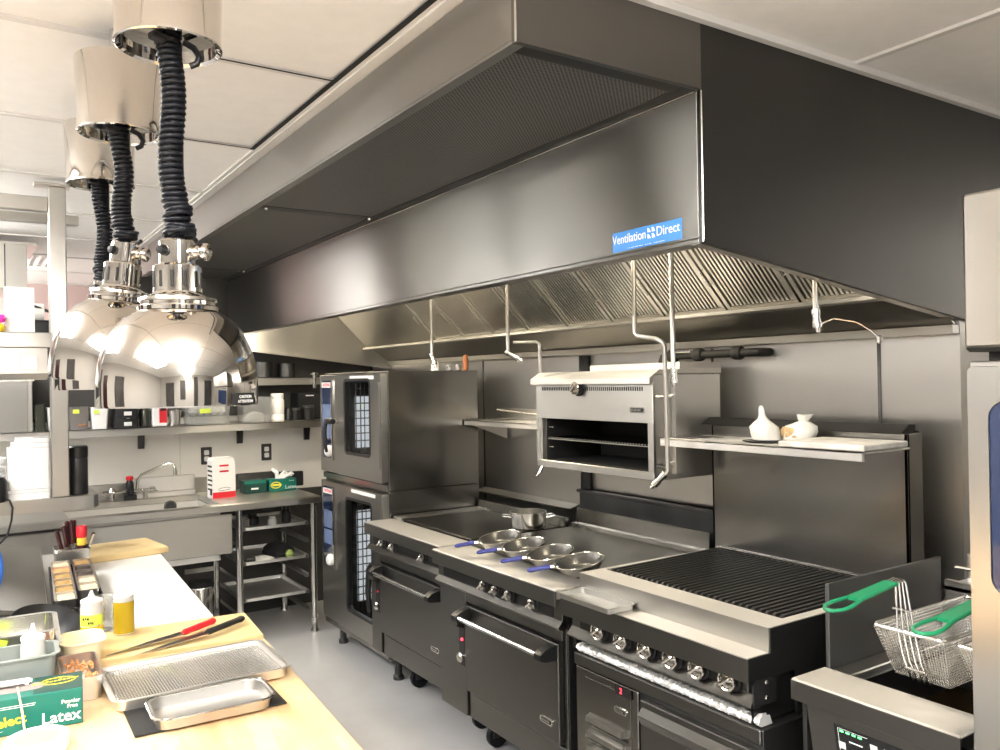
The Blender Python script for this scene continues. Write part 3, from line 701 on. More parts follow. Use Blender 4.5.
badge(fp, x0, 2.385, 1.515, .085, .022)
m = MB()
for k in range(40):
    y = y0 + .05 + k * (y1 - y0 - .1) / 39
    m.tube([(x0 + .035, y, 1.377), (x1 - .06, y, 1.377)], .0035, 5)
for x in (x0 + .035, x0 + .17, x1 - .06): m.tube([(x, y0 + .042, 1.371), (x, y1 - .042, 1.371)], .004, 6)
m.build('grid_rack', M['dullchrome'], t)
for q in (1.33, 1.42): MB().box(x0 + .035, y1 - .075, q, x0 + .05, y1 - .04, q + .008).build('rack_peg', M['dullchrome'], t)
for q in (y0 + .06, y0 + .30): MB().box(x1 - .045, q, 1.40, x1 - .03, q + .008, 1.45).build('back_clip', M['dullchrome'], t)
MB().tube([(x0 + .01, y1 - .03, z0 + .004), (x0 - .004, y1 - .022, z0 - .03), (x0 - .014, y1 - .012, z0 - .045)], [.006, .008, .006], 8).build('drip_lever', M['dullchrome'], t)
MB().box(2.36, 2.31, 1.672, 2.60, 2.86, 1.70).build('flue_box', M['steel_top'], t)
MB().box(2.30, y0 - .022, z0 + .02, 2.33, y0 - .0005, 1.63).build('side_channel', M['steelz'], t)
for q in (1.31, 1.57): MB().tube([(2.153, y0 - .118, q), (2.17, y0 - .06, q), (2.30, y0 - .01, q)], .007, 7).build('pipe_clamp', M['dullchrome'], t)
g = thing('gas_pipe', 'black iron gas pipe with a valve behind the broiler top', 'pipe', (2.61, 2.4, 1.72))
MB().tube([(2.69, 2.14, 1.735), (2.65, 2.14, 1.735), (2.63, 2.15, 1.735), (2.62, 2.17, 1.735), (2.62, 2.64, 1.735), (2.62, 2.66, 1.73), (2.62, 2.67, 1.71), (2.62, 2.67, 1.66)], .017, 12).build('pipe', M['iron'], g)
for y in (2.24, 2.45, 2.60): MB().lathe([(.024, -.022), (.028, -.014), (.028, .014), (.024, .022)], (2.62, y, 1.735), 12, 'y').build('coupling', M['iron'], g)
MB().rbox((2.60, 2.53, 1.752), (.02, .10, .014), (0, 0, .25), .004).build('valve_lever', M['dullchrome'], g)
# stainless sheet hung on the wall behind the far range, and dark strips for the gaps beside it
struct(MB().box(2.672, 3.33, .985, XW - .004, 4.25, 1.76, .002).prism([(2.665, .985), (2.60, .97), (2.60, .975), (2.665, .993)], 3.33, 4.25, 'y'), 'trim_6', M['steelz'])
struct(MB().box(2.66, 2.26, .90, XW - .004, 3.325, 1.075, .002).box(2.64, 2.26, 1.06, XW - .004, 3.325, 1.075, .002), 'trim_7', M['darksteel'])
struct(MB().box(2.68, 3.26, .3, XW - .004, 3.325, 1.76, 0), 'trim_8', M['gap'])
# slatted wall shelf between the ovens and the broiler
t = thing('wall_shelf', 'steel wall shelf between the stacked ovens and the broiler', 'shelf', (2.5, 3.62, 1.39))
MB().box(2.40, 3.075, 1.388, 2.412, 4.04, 1.418).box(2.40, 3.075, 1.41, 2.665, 4.04, 1.418).box(2.655, 3.075, 1.41, 2.668, 4.04, 1.475).build('shelf_board', M['steel_top'], t)
m = MB()
for k in range(5): m.box(2.43 + .04 * k, 3.75, 1.4181, 2.452 + .04 * k, 4.03, 1.4188, 0)
m.build('slots', M['ink'], t)
for y in (3.12, 3.98): MB().prism([(2.42, 1.388), (2.655, 1.388), (2.655, 1.30)], y, y + .005, 'y').build('bracket', M['satin'], t)
# ladle with food on the wall shelf
t = thing('ladle', 'long-handled steel ladle on the wall shelf, bowl against the broiler', 'ladle', (2.45, 3.3, 1.42))
MB().tube([(2.50, 3.84, 1.475), (2.49, 3.50, 1.462), (2.455, 3.20, 1.455)], [.006, .004, .006], 8).build('handle', M['dullchrome'], t)
MB().lathe([(.004, 1.4185), (.03, 1.4195), (.05, 1.44), (.056, 1.475), (.052, 1.474), (.046, 1.444), (.028, 1.424), (.003, 1.423)], (2.445, 3.13, 0), 20).build('bowl', M['chrome'], t)
f = MB()
f.lathe([(0, 0), (.024, .006), (.030, .026), (.02, .046), (0, .052)], (2.44, 3.145, 1.45), 12)
solo(f, 'lemon_piece', M['lemon'], 'pale yellow food piece sitting in the ladle bowl', 'food')
solo(MB().lathe([(0, 0), (.018, .004), (.022, .02), (.014, .036), (0, .04)], (2.46, 3.105, 1.452), 12), 'onion_piece', M['salt'], 'whitish food piece beside the yellow one in the ladle', 'food')

# ------------------------------------------------------------------ fryer with two baskets
y0, y1, x0, x1 = .915, 1.335, 1.735, 2.42
t = thing('deep_fryer', 'stainless deep fryer with black splash guard and lit control display', 'fryer', (2.05, 1.12, 0))
MB().box(x0 - .001, y0, .828, x0 + .004, y1, .876, .001).build('ledge_fascia', M['steel_front'], t)
m = MB().box(x0 + .0005, y0, .872, x0 + .138, y1, .88, .003).box(x0 + .132, y0, .80, x0 + .138, y1, .875, 0)
m.build('front_ledge', M['steel_top'], t)
m = MB().box(x0 + .138, y1 - .075, .855, x1, y1 - .02, .878, .003).box(x0 + .138, y0, .855, x1, y0 + .03, .878, .003).box(2.35, y0, .855, x1, y1 - .02, .878, .003)
m.build('top_rim', M['steelx'], t)
m = MB().box(x0 + .138, y1 - .085, .60, 2.36, y1 - .075, .86, 0).box(x0 + .138, y0 + .03, .60, 2.36, y0 + .04, .86, 0).box(x0 + .135, y0 + .03, .60, x0 + .143, y1 - .075, .86, 0).box(2.35, y0 + .03, .60, 2.36, y1 - .075, .86, 0).box(x0 + .138, y0 + .03, .59, 2.36, y1 - .075, .60, 0)
m.build('fry_pot', M['black'], t)
MB().box(x0 + .144, y0 + .041, .745, 2.349, y1 - .086, .752, 0).build('frying_oil', mat('dark_frying_oil', (.02, .012, .004), 0, .05), t)
MB().box(x0 + .136, y1 - .018, .80, x1 - .01, y1 - .006, 1.098, .002).build('splash_guard', mat('dark_guard_steel', (.12, .12, .12), .9, .45, 'x'), t)
m = MB().box(x0 + .04, y0 + .002, .08, x1, y0 + .012, .83, 0).box(x0 + .04, y1 - .016, .08, x1, y1 - .004, .83, 0).box(x1 - .01, y0, .08, x1, y1 - .004, .86, 0)
m.build('cabinet', M['darksteel'], t)
f = MB().prism([(x0 + .02, .828), (x0 + .05, .66), (x0 + .058, .66), (x0 + .04, .828)], y0 + .005, y1 - .03, 'y').build('control_panel', M['steel_front'], t)
MB().box(x0 + .03, y0 + .005, .10, x0 + .045, y1 - .03, .655).build('front_door', M['steel_front'], t)
# display lying on the sloped panel
sl = math.atan2(.03, .168)
def on_panel(v, w, d=.001):      # v world y, w distance down the slope
    return (x0 + .02 + math.sin(sl) * w - d * math.cos(sl), v, .828 - math.cos(sl) * w - d * math.sin(sl))
def pquad(m, v0, v1, w0, w1, d):
    m.add([on_panel(v0, w0, d), on_panel(v1, w0, d), on_panel(v1, w1, d), on_panel(v0, w1, d), on_panel(v0, w0, d - .0008), on_panel(v1, w0, d - .0008), on_panel(v1, w1, d - .0008), on_panel(v0, w1, d - .0008)],
          [(0, 1, 2, 3), (7, 6, 5, 4), (0, 4, 5, 1), (1, 5, 6, 2), (2, 6, 7, 3), (3, 7, 4, 0)])
m = MB(); pquad(m, y0 + .02, 1.232, .034, .155, .001); dsp = m.build('display', M['blackglass'], f)
for k in range(4):
    m = MB(); v = 1.213 - .016 * k; pquad(m, v - .005, v + .004, .045, .0485, .0018); m.build('indicator_light', M['led'], dsp)
for v, w in ((1.13, .052), (1.095, .052), (1.215, .075)):
    m = MB(); pquad(m, v - .009, v + .009, w, w + .017, .0018); m.build('button', M['white'], dsp)
m = MB(); pquad(m, 1.145, 1.222, .0405, .0412, .0018); pquad(m, 1.222, 1.2228, .0405, .15, .0018); pquad(m, 1.16, 1.195, .066, .069, .0018); m.build('panel_marks', M['whiteink'], dsp)
b = MB().box(x1, y0, .60, x1 + .16, y1 - .02, 1.015).box(x1 + .13, y0, 1.0, x1 + .16, y1 - .02, 1.09).box(x1, y0, 1.0, x1 + .02, y1 - .02, 1.03).build('back_flue', M['satin'], t)
MB().tube([(x1 - .01, y1 - .06, 1.075), (x1 - .01, y0, 1.075)], .006, 8).build('basket_hanger', M['dullchrome'], t)
def basket(ya, yb, label, xg):
    xa, xb = 1.855, 2.28
    zt, zb = 1.03, .905
    t = thing('fry_basket', label, 'fry basket', ((xa + xb) / 2, (ya + yb) / 2, zb), 0, 'wire baskets over the fryer')
    top = [(xa, ya), (xb, ya), (xb, yb), (xa, yb)]
    ins = .028
    bot = [(xa + .06, ya + ins * .7), (xb - .02, ya + ins * .7), (xb - .02, yb - ins * .7), (xa + .06, yb - ins * .7)]
    MB().tube([(a, b, zt) for a, b in rr2(xa, ya, xb, yb, .014, 3)], .005, 8, True).build('rim_wire', M['dullchrome'], t)
    m = MB()
    def P(i, f, g):      # side i, fraction f along, g down
        a, b = top[i], top[(i + 1) % 4]; c, d = bot[i], bot[(i + 1) % 4]
        u = (a[0] + (b[0] - a[0]) * f, a[1] + (b[1] - a[1]) * f); w = (c[0] + (d[0] - c[0]) * f, c[1] + (d[1] - c[1]) * f)
        return (u[0] + (w[0] - u[0]) * g, u[1] + (w[1] - u[1]) * g, zt + (zb - zt) * g)
    for i in range(4):
        n = 58 if i in (0, 2) else 25
        for k in range(n): m.tube([P(i, k / n, 0), P(i, k / n, 1)], .0008, 3, caps=False)
    for g in range(1, 18):
        m.tube([P(i, 0, g / 17) for i in range(4)], .0008, 3, True)
    n = 40
    for k in range(1, n):
        f = k / n; m.tube([P(0, f, 1), P(2, 1 - f, 1)], .0008, 3, caps=False)
    for k in range(1, 17):
        f = k / 17; m.tube([P(1, f, 1), P(3, 1 - f, 1)], .0008, 3, caps=False)
    m.build('wire_mesh', M['dullchrome'], t, smooth=False)
    yc = (ya + yb) / 2
    h = MB()
    for k in range(4):
        y = yc - .021 + .014 * k; y2 = yc - .012 + .008 * k
        h.tube([(xa + .056, y, zb - .004), (xa + .02, y, zb + .055), (xa - .004, y, zt + .005), (xa - .022, y2, 1.152), (xa - .03, y2, 1.160), (xa - .05, y2, 1.158), (xa - .10, y2, 1.150)], .0026, 6)
    for x, z in ((xa - .0115, zt + .055), (xa + .035, zb + .03)): h.tube([(x - .003, yc - .025, z), (x - .003, yc + .025, z)], .003, 6)
    h.build('handle_wires', M['dullchrome'], t)
    g = MB()
    pts = [(xa - 0.060, yc - .014), (xa - 0.200, yc - .016), (xa - 0.222, yc - .020), (xa - 0.250, yc - .024), (xa - 0.278, yc - .022), (xa - 0.294, yc - .011), (xa - 0.298, yc), (xa - 0.294, yc + .011), (xa - 0.278, yc + .022), (xa - 0.250, yc + .024), (xa - 0.222, yc + .020), (xa - 0.200, yc + .016), (xa - 0.060, yc + .014)]
    zf = lambda x: 1.156 - (xa - .06 - x) * .10
    g.tube([(x, y, zf(x)) for x, y in pts], .0044, 8)
    g.rings([[(x, yc + s * .014, zf(x) + d) for s, d in ((-1, .004), (1, .004), (1, -.004), (-1, -.004))] for x in (xa - .060, xa - .13, xa - .205)], (True, True))
    g.build('grip', M['green'], t)
basket(1.012, 1.185, 'left fry basket with green grip beside the black splash guard', 0)
basket(.812, .985, 'right fry basket with green grip, half hidden by the tall cabinet', 0)

# ------------------------------------------------------------------ tall cabinet at the right edge
y0, y1, x0, x1 = -.06, .796, 1.548, 2.25
t = thing('holding_cabinet', 'tall bright stainless cabinet with navy glass door at right edge', 'cabinet', (1.9, .37, 0))
MB().box(x0 + .02, y0, .12, x1, y1, 1.661).build('body', M['steelz'], t)
u = MB().box(x0 + .005, y0, 1.685, x1, y1 + .002, 1.970, .005).build('upper_box', M['steel'], t)
MB().prism([(x0 + .006, 1.685), (x0 + .02, 1.678), (x1, 1.678), (x1, 1.685)], y0, y1, 'y').build('lower_lip', M['steel_front'], u)
MB().box(x0 + .05, y0 + .01, 1.661, x1 - .02, y1 - .02, 1.678, 0).build('gap_filler', M['blackvoid'], t)
d = MB()
ga, gb, gz0, gz1 = .27, .756, 1.24, 1.588
outer = rr2(y0 + .002, .16, y1 - .003, 1.651, .01, 5); inner = rr2(ga, gz0, gb, gz1, .03, 5)
d.rings([[(x0 + .02, a, b) for a, b in outer], [(x0 + .004, a, b) for a, b in outer], [(x0, a * .996 + .0017, b * .998 + .002) for a, b in outer], [(x0, a, b) for a, b in inner], [(x0 + .02, a, b) for a, b in inner], [(x0 + .02, a, b) for a, b in outer]], (False, False))
dr = d.build('door', M['steelz'], t)
MB().prism(rr2(ga + .001, gz0 + .001, gb - .001, gz1 - .001, .029), x0 + .004, x0 + .012, 'x').build('door_window', M['navy'], dr)
MB().box(x0 - .03, .10, .95, x0 - .018, .13, 1.35, .005).box(x0 - .02, .105, .97, x0, .125, .99).box(x0 - .02, .105, 1.31, x0, .125, 1.33).build('door_handle', M['dullchrome'], dr)
MB().box(x0 - .0008, .56, 1.615, x0, .72, 1.633, 0).build('name_strip', M['ink'], dr)
for a in (y0 + .08, y1 - .08):
    for b in (x0 + .10, x1 - .08): MB().lathe([(.03, 0), (.03, .02), (.02, .03), (.02, .12)], (b, a, 0), 12).build('foot', M['darksteel'], t)

# ------------------------------------------------------------------ pans on the range, sheet tray, pot
t = pan0 = thing('frying_pan', 'frying pan with blue grip, farthest of the row of four', 'frying pan', (0, 0, 0), 0, 'frying pans with blue grips')
MB().lathe([(.004, 0), (.062, .0), (.078, .010), (.098, .042), (.1015, .044), (.1022, .0462), (.1005, .0470), (.0985, .0462), (.0965, .0450), (.0755, .0115), (.060, .0025), (.004, .0025)], (0, 0, 0), 44).build('pan_body', M['dullchrome'], t)
MB().lathe([(.0960, .0452), (.075, .0135), (.060, .0045), (.004, .0040), (.004, .0036), (.060, .0040), (.0755, .0128), (.0963, .0446)], (0, 0, 0), 44, caps=(False, False)).build('nonstick_lining', mat('grey_nonstick_lining', (.12, .118, .112), .7, .3, var=.25, vscale=14), t)
MB().tube([(-.088, 0, .034), (-.104, 0, .040), (-.125, 0, .042)], [.006, .0065, .006], 8).lathe([(.006, 0), (.005, .004), (0, .005)], (-.094, .012, .036), 8, '-x').build('handle_arm', M['dullchrome'], t)
m = MB(); rg = []
for x, a, b in ((-.118, .006, .006), (-.121, .010, .009), (-.145, .0115, .010), (-.175, .0105, .009), (-.198, .012, .0095), (-.208, .009, .007), (-.212, .003, .003)):
    rg.append([(x, a * math.cos(q * PI / 6), .042 + b * math.sin(q * PI / 6)) for q in range(12)])
m.rings(rg); m.build('grip', M['blue'], t)
ang = -math.atan2(.549, .836)
pl = [((1.905, 2.925), 'frying pan with blue grip, farthest of the row of four'), ((1.899, 2.740), 'frying pan with blue grip, second farthest of the four'), ((1.893, 2.555), 'frying pan with blue grip, second nearest of the four'), ((1.887, 2.370), 'frying pan with blue grip, nearest of the four beside the charbroiler')]
for i, ((x, y), lab) in enumerate(pl):
    o = pan0 if i == 0 else dup(pan0, (x, y, .932))
    o.location = (x - .012, y - .028, .9395); o['label'] = lab
    q = Euler((0, 0, ang + (.06, -.05, .02, 0)[i])).to_matrix() @ Euler((R(5), R(-9), 0)).to_matrix()
    o.rotation_euler = q.to_euler(); o.scale = (.91, .91, .91)
t = thing('saute_pot', 'small steel pot with loop handle on the far range plate', 'pot', (2.325, 3.31, .914))
MB().lathe([(.004, 0), (.080, 0), (.087, .006), (.090, .076), (.093, .078), (.093, .081), (.088, .081), (.085, .008), (.078, .004), (.004, .004)], (2.325, 3.31, .9125), 36).build('pot_body', M['dullchrome'], t)
for s_ in (-1, 1):
    MB().tube([(2.325 + s_ * .072 - .018, 3.31 - s_ * .047 - .028, .97), (2.325 + s_ * .105 - .018, 3.31 - s_ * .066 - .028, .975), (2.325 + s_ * .105 + .018, 3.31 - s_ * .066 + .028, .975), (2.325 + s_ * .072 + .018, 3.31 - s_ * .047 + .028, .97)], .0048, 7).build('loop_handle', M['dullchrome'], t)
t = thing('sheet_tray', 'small bright sheet tray lying on the charbroiler front ledge', 'tray', (1.735, 2.075, .906))
MB().tray(1.662, 1.945, 1.782, 2.215, .9065, .925, .008, .0018, .012, .006).build('tray_body', M['traysteel'], t)

# wrapped bundles and a board on the charbroiler shelf
def bundle(name, x, y, r, h, label, tie=None, food=False):
    rnd = random.Random(int(x * 1000)); t = thing(name, label, 'wrapped food', (x, y, 1.4190)); m = MB(); rg = []
    prof = [(.5, 0), (.95, .02), (1, .22), (.92, .38), (.62, .52), (.34, .62), (.22, .74), (.18, .9), (.10, 1.0)] if tie is None else [(.5, 0), (.95, .04), (1, .35), (.85, .55), (.5, .68), (.28, .74), (.34, .88), (.42, 1.0), (.2, .98)]
    for f, g in prof:
        rg.append([(x + (r * f * (1 + rnd.uniform(-.14, .14))) * math.cos(k * PI / 10), y + r * 1.15 * f * (1 + rnd.uniform(-.14, .14)) * math.sin(k * PI / 10) + (.018 * g if tie is None else -.035 * g), 1.4190 + h * g) for k in range(20)])
    m.rings(rg); m.build('wrapping', M['plasticbag'], t, ang=60)
    if food:
        m = MB(); m.lathe([(.3 * r, .001), (r * 1.01, .012), (r * 1.02, .034), (r * .9, .045), (r * .5, .046)], (x, y, 1.4190), 18); m.build('crumb_filling', M['bread'], t)
bundle('wrapped_bundle', 2.315, 1.865, .046, .118, 'white plastic-wrapped bundle with tall twisted top on the charbroiler shelf')
bundle('wrapped_bundle', 2.385, 1.79, .052, .088, 'lower tied bag of tan crumbs beside the tall twisted bundle', 1, True)
t = thing('cutting_board', 'worn white board lying on the right end of the charbroiler shelf', 'cutting board', (2.31, 1.58, 1.4135))
m = MB().rbox((2.305, 1.565, 1.4235), (.25, .29, .018), (0, 0, R(3)), .003); m.build('board', mat('scuffed_white_board', (.72, .70, .66), 0, .5, var=.3, vscale=18), t)
solo(MB().lathe([(.004, 0), (.06, .0), (.075, .004), (.0755, .0055), (.06, .002), (.004, .002)], (2.31, 1.865, 1.4128), 24), 'plate', M['darksteel'], 'thin dark plate under the tall twisted bundle', 'plate')

# ------------------------------------------------------------------ sink counter along the back wall
t = thing('sink_counter', 'stainless sink counter with deep bowl, apron and tray slides below', 'counter', (.6, 5.55, 0))
xa, xb, ya, yb = -1.6, 1.97, 5.19, 5.93
bx0, bx1, by0, by1 = .50, 1.335, 5.235, 5.78
m = MB().box(xa, ya, .862, bx0, yb, .90, .003).box(bx1, ya, .862, xb, yb, .90, .003).box(bx0, ya, .862, bx1, by0, .90, .003).box(bx0, by1, .862, bx1, yb, .90, .003)
m.build('worktop', M['steelx'], t)
MB().prism([(ya, .90), (ya - .012, .893), (ya - .012, .858), (ya, .852), (ya + .02, .856)], xa, xb, 'x').build('front_edge', M['steelx'], t)
m = MB().box(xa, yb - .022, .90, xb, yb - .004, 1.0, .003).build('back_splash', M['steelx'], t)
m = MB().box(bx0, by0, .56, bx0 + .01, by1, .862, 0).box(bx1 - .01, by0, .56, bx1, by1, .862, 0).box(bx0, by0, .56, bx1, by0 + .01, .862, 0).box(bx0, by1 - .01, .56, bx1, by1, .862, 0).box(bx0, by0, .55, bx1, by1, .56, 0)
b = m.build('sink_bowl', M['sink'], t)
MB().lathe([(.040, 0), (.040, .005), (.028, .008), (.024, .003), (0, .003)], (1.148, by1 - .0105, .838), 20, '-y').build('overflow_drain', M['darksteel'], b)
MB().tube([(.92, 5.55, .55), (.92, 5.55, .40), (.96, 5.60, .34), (.96, 5.85, .34)], .025, 10).build('drain_pipe', M['white'], b)
MB().box(.94, by1 + .06, .93, 1.325, by1 + .075, 1.035, .004).box(.94, by1 + .04, .90, 1.325, by1 + .06, .935, .004).build('faucet_splash', M['steel_top'], t)
MB().box(-.3, ya + .012, .590, 1.40, ya + .03, .835, .004).build('apron', M['steelx'], t)
for x, y in ((1.455, 5.25), (1.935, 5.23), (1.455, 5.84), (1.935, 5.84), (-1.4, 5.25), (-1.4, 5.84)):
    MB().tube([(x, y, .86), (x, y, .10)], .021, 14).lathe([(.021, .10), (.024, .098), (.02, .03), (.03, .012), (.03, 0)], (x, y, 0), 14).build('leg', M['dullchrome'], t)
for z in (.715, .60, .495, .37, .262, .15):
    for x, s in ((1.476, 1), (1.914, -1)):
        MB().box(x, 5.27, z - .012, x + s * .003, 5.82, z + .012, 0).box(x, 5.27, z - .012, x + s * .02, 5.82, z - .009, 0).build('tray_slide', M['satin'], t)
for z in (.262, .37, .495):
    MB().box(1.25, 5.83, z - .01, 1.44, 5.845, z + .02, 0).build('cross_rail', M['satin'], t) if z > .3 else None
# trays on the slides, and what lies on them
def sheet(z, label):
    t = thing('sheet_pan', label, 'tray', (1.695, 5.55, z), 0, 'sheet pans on the slides under the counter')
    MB().tray(1.483, 5.255, 1.907, 5.80, z, z + .022, .012, .0018, .018, .007).build('pan_body', M['alu'], t)
sheet(.706, 'topmost of three sheet pans under the counter, dark clutter on it'); sheet(.486, 'middle of three sheet pans, with white cloth and dark cloth'); sheet(.253, 'lowest and empty of three sheet pans under the counter')
rnd = random.Random(5)
def cloth(name, cx, cy, rx, ry, z, h, mt, label, seed):
    rnd = random.Random(seed); m = MB(); rg = []
    for f, g in ((.95, 0), (1, .2), (.9, .55), (.6, .9), (.25, 1.0)):
        rg.append([(cx + rx * f * (1 + rnd.uniform(-.15, .15)) * math.cos(k * PI / 9), cy + ry * f * (1 + rnd.uniform(-.15, .15)) * math.sin(k * PI / 9), z + h * g * (1 + rnd.uniform(-.2, .2))) for k in range(18)])
    m.rings(rg); return solo(m, name, M[mt], label, 'cloth', ang=80)
cloth('folded_cloth', 1.62, 5.36, .085, .075, .489, .025, 'linen', 'white cloth folded at the front of the middle sheet pan', 1)
cloth('dark_cloth', 1.78, 5.50, .10, .12, .489, .07, 'darkcloth', 'heap of black cloth on the middle sheet pan', 2)
solo(MB().lathe([(0, 0), (.022, .006), (.03, .028), (.02, .05), (0, .056)], (1.80, 5.32, .489), 14), 'lime', M['lime_fruit'], 'green lime at the front of the middle sheet pan', 'fruit')
solo(MB().tube([(1.50, 5.30, .510), (1.53, 5.30, .515), (1.565, 5.30, .512)], [.012, .02, .016], 10), 'dark_bottle', M['blackpl'], 'small black bottle at the left front of the middle sheet pan', 'bottle')
for i, (x, y, r, h, mt, lab) in enumerate([(1.52, 5.36, .03, .08, 'smoke', 'smoky jar at left on the topmost sheet pan'), (1.70, 5.36, .028, .06, 'frost', 'pale jar in the middle of the topmost sheet pan'), (1.60, 5.46, .04, .07, 'blackpl', 'black canister behind the jars of the topmost sheet pan'), (1.81, 5.40, .03, .11, 'blackpl', 'tall black bottle at right on the topmost sheet pan')]):
    solo(MB().lathe([(r * .9, 0), (r, .004), (r, h * .7), (r * .7, h * .82), (r * .75, h)], (x, y, .7095), 16), 'jar' if i < 2 else 'canister', M[mt], lab, 'jar')
# bin under the counter
t = thing('waste_bin', 'small round steel bin with black lid on floor under counter', 'bin', (1.30, 5.62, 0))
MB().lathe([(.078, 0), (.085, .008), (.085, .31), (.08, .32)], (1.30, 5.62, 0), 28).build('bin_body', M['dullchrome'], t)
MB().lathe([(.086, .321), (.088, .335), (.075, .355), (.03, .362), (0, .362)], (1.30, 5.62, 0), 28).build('bin_lid', M['blackpl'], t)
solo(MB().tray(1.24, 5.34, 1.42, 5.48, .001, .05, .02, .003, .03, .008), 'floor_tub', M['frost'], 'shallow whitish tub on the floor before the bin', 'tub')
# faucet
t = thing('faucet', 'wall faucet with long swing spout over the sink', 'faucet', (.93, 5.70, .90))
y = 5.80
m = MB().tube([(.78, y, .957), (1.02, y, .957)], .014, 12).lathe([(.026, 0), (.028, .006), (.022, .02), (.016, .03)], (.80, y, .957), 16, 'z').tube([(.80, y, .957), (.80, y, .90)], .016, 10).tube([(1.0, y, .957), (1.0, y, .90)], .016, 10)
m.build('body', M['dullchrome'], t)
for x in (.775, 1.025):
    s = -1 if x < .9 else 1
    MB().lathe([(.02, 0), (.022, .03), (.014, .04)], (x, y, .957), 12, 'x' if s > 0 else '-x').rbox((x + s * .03, y - .04, .955), (.018, .085, .014), (0, 0, 0), .005).build('tap_handle', M['dullchrome'], t)
MB().box(.865, y - .03, .90, .945, y + .01, .935, .004).lathe([(.018, .935), (.026, .96), (.024, 1.01), (.018, 1.03)], (.905, y - .01, 0), 14).build('spray_valve', M['blackpl'], t)
MB().lathe([(.020, 1.03), (.024, 1.04), (.022, 1.055), (0, 1.06)], (.905, y - .01, 0), 14).build('valve_cap', M['red'], t)
MB().tube([(.95, y, .97), (.955, y - .005, 1.03), (.975, y - .015, 1.06), (1.10, y - .09, 1.12), (1.135, y - .11, 1.133), (1.155, y - .12, 1.125), (1.162, y - .124, 1.10), (1.163, y - .125, 1.068)], .0105, 12).lathe([(.014, 0), (.014, .03), (.011, .034)], (1.163, y - .125, 1.056), 12).build('spout', M['dullchrome'], t)
# carton and glove boxes
t = thing('food_carton', 'tall white carton with red bands standing beside the sink', 'carton', (1.425, 5.55, .90), R(4))
m = MB(); X = Matrix.Translation((1.425, 5.545, .9005)) @ Matrix.Rotation(R(4), 4, 'Z'); m.X = X
m.prism([(-.074, 0), (.074, 0), (.074, .222), (.058, .262), (-.062, .262), (-.074, .245)], -.055, .055, 'y')
c = m.build('carton_body', M['paper'], t, smooth=False)
m = MB(); m.X = X
m.box(-.0745, -.0555, .0005, .0745, -.054, .04, 0).build('red_band', M['red'], c)
for a in (.205, .168):
    m = MB(); m.X = X; m.box(-.03, -.0555, a, .03, -.054, a + .012, 0).build('red_band', M['red'], c)
m = MB()
m = MB(); m.X = X
for k in range(6): m.box(-.0748, -.045 + .006 * (k % 2), .05 + .03 * k, -.074, .045, .062 + .03 * k, 0)
m.box(-.0748, -.04, .02, -.074, .0, .05, 0); m.build('side_print', M['ink'], c)
m = MB(); m.X = X; m.tube([(-.04 + .002, -.0553, .055), (-.035, -.0553, .048), (.035, -.0553, .052), (.04, -.0553, .062), (.02, -.0553, .068), (-.03, -.0553, .064)], .0014, 4, True); m.build('oval_mark', M['ink'], c)
m = MB(); m.X = X
for z, w in ((.193, .045), (.186, .035)): m.box(-w, -.0553, z, w, -.0545, z + .002, 0)
m.build('fine_print', M['tbar'], c)
t = thing('glove_box', 'dark green glove box beside the white carton', 'glove box', (1.665, 5.64, .90))
g = MB().box(1.585, 5.58, .9005, 1.735, 5.70, .985, .002).build('box_body', M['gdark'], t)
MB().box(1.63, 5.5795, .925, 1.68, 5.5802, .937, 0).build('label_strip', M['whiteink'], g)
MB().box(1.585, 5.5797, .965, 1.735, 5.5802, .985, 0).build('top_band', M['gbox'], g)
t = thing('glove_box', 'green latex glove box on the back counter, white glove pulled out', 'glove box', (1.85, 5.64, .90))
g = MB().box(1.755, 5.58, .9005, 1.945, 5.69, .982, .002).build('box_body', M['gbox'], t)
m = MB().tube([(1.80 + .034 * math.cos(k * PI / 10), 5.579, .943 + .02 * math.sin(k * PI / 10)) for k in range(20)], .0035, 4, True); m.build('oval_mark', M['gold'], g)
MB().box(1.775, 5.5792, .938, 1.84, 5.5802, .950, 0).build('print_band', M['gold'], g)
text('lettering', 'Latex', .036, face_ny(1.905, 5.5796, .925), M['whiteink'], g, .0002)
text('lettering', 'Powder', .012, face_ny(1.912, 5.5796, .968), M['whiteink'], g, .0002)
rnd = random.Random(4); m = MB()
for a, b, c_, d in ((1.83, 5.64, 1.82, .05), (1.85, 5.63, 1.88, .045), (1.87, 5.64, 1.93, .03), (1.845, 5.65, 1.80, .06), (1.86, 5.62, 1.91, .02)):
    m.tube([(a, b, .978), (a * .6 + c_ * .4, b, .985 + d * .6), (c_, b - .01, .985 + d), (c_ + .012, b - .02, .984 + d * .7)], [.016, .014, .011, .005], 8)
m.build('pulled_glove', M['white'], t)
solo(MB().rbox((1.965, 5.79, .955), (.03, .2, .105), (0, 0, R(80)), .006), 'black_caddy', M['blackpl'], 'black box against the wall behind the latex glove box', 'box')
solo(MB().rbox((1.76, 5.885, .955), (.28, .012, .108), (R(-8), 0, 0), .002), 'dark_board', M['darksteel'], 'dark board leaning on the backsplash behind the glove boxes', 'board')
for x, lab in ((1.428, 'wall outlet just above the white carton'), (1.852, 'wall outlet above the latex glove box')):
    t = thing('wall_outlet', lab, 'outlet', (x, YB - .006, 1.09), 0, 'wall outlets over the sink counter')
    MB().box(x - .037, YB - .008, 1.085, x + .037, YB - .0008, 1.205, .003).build('cover_plate', M['darksteel'], t)
    for z in (1.123, 1.167): MB().prism(rr2(x - .017, z - .017, x + .017, z + .017, .008), YB - .0105, YB - .008, 'y').build('socket', M['white'], t)
struct(MB().box(1.25, YB - .003, 1.0, 1.254, YB, 1.42, 0), 'trim_9', M['tbar'])

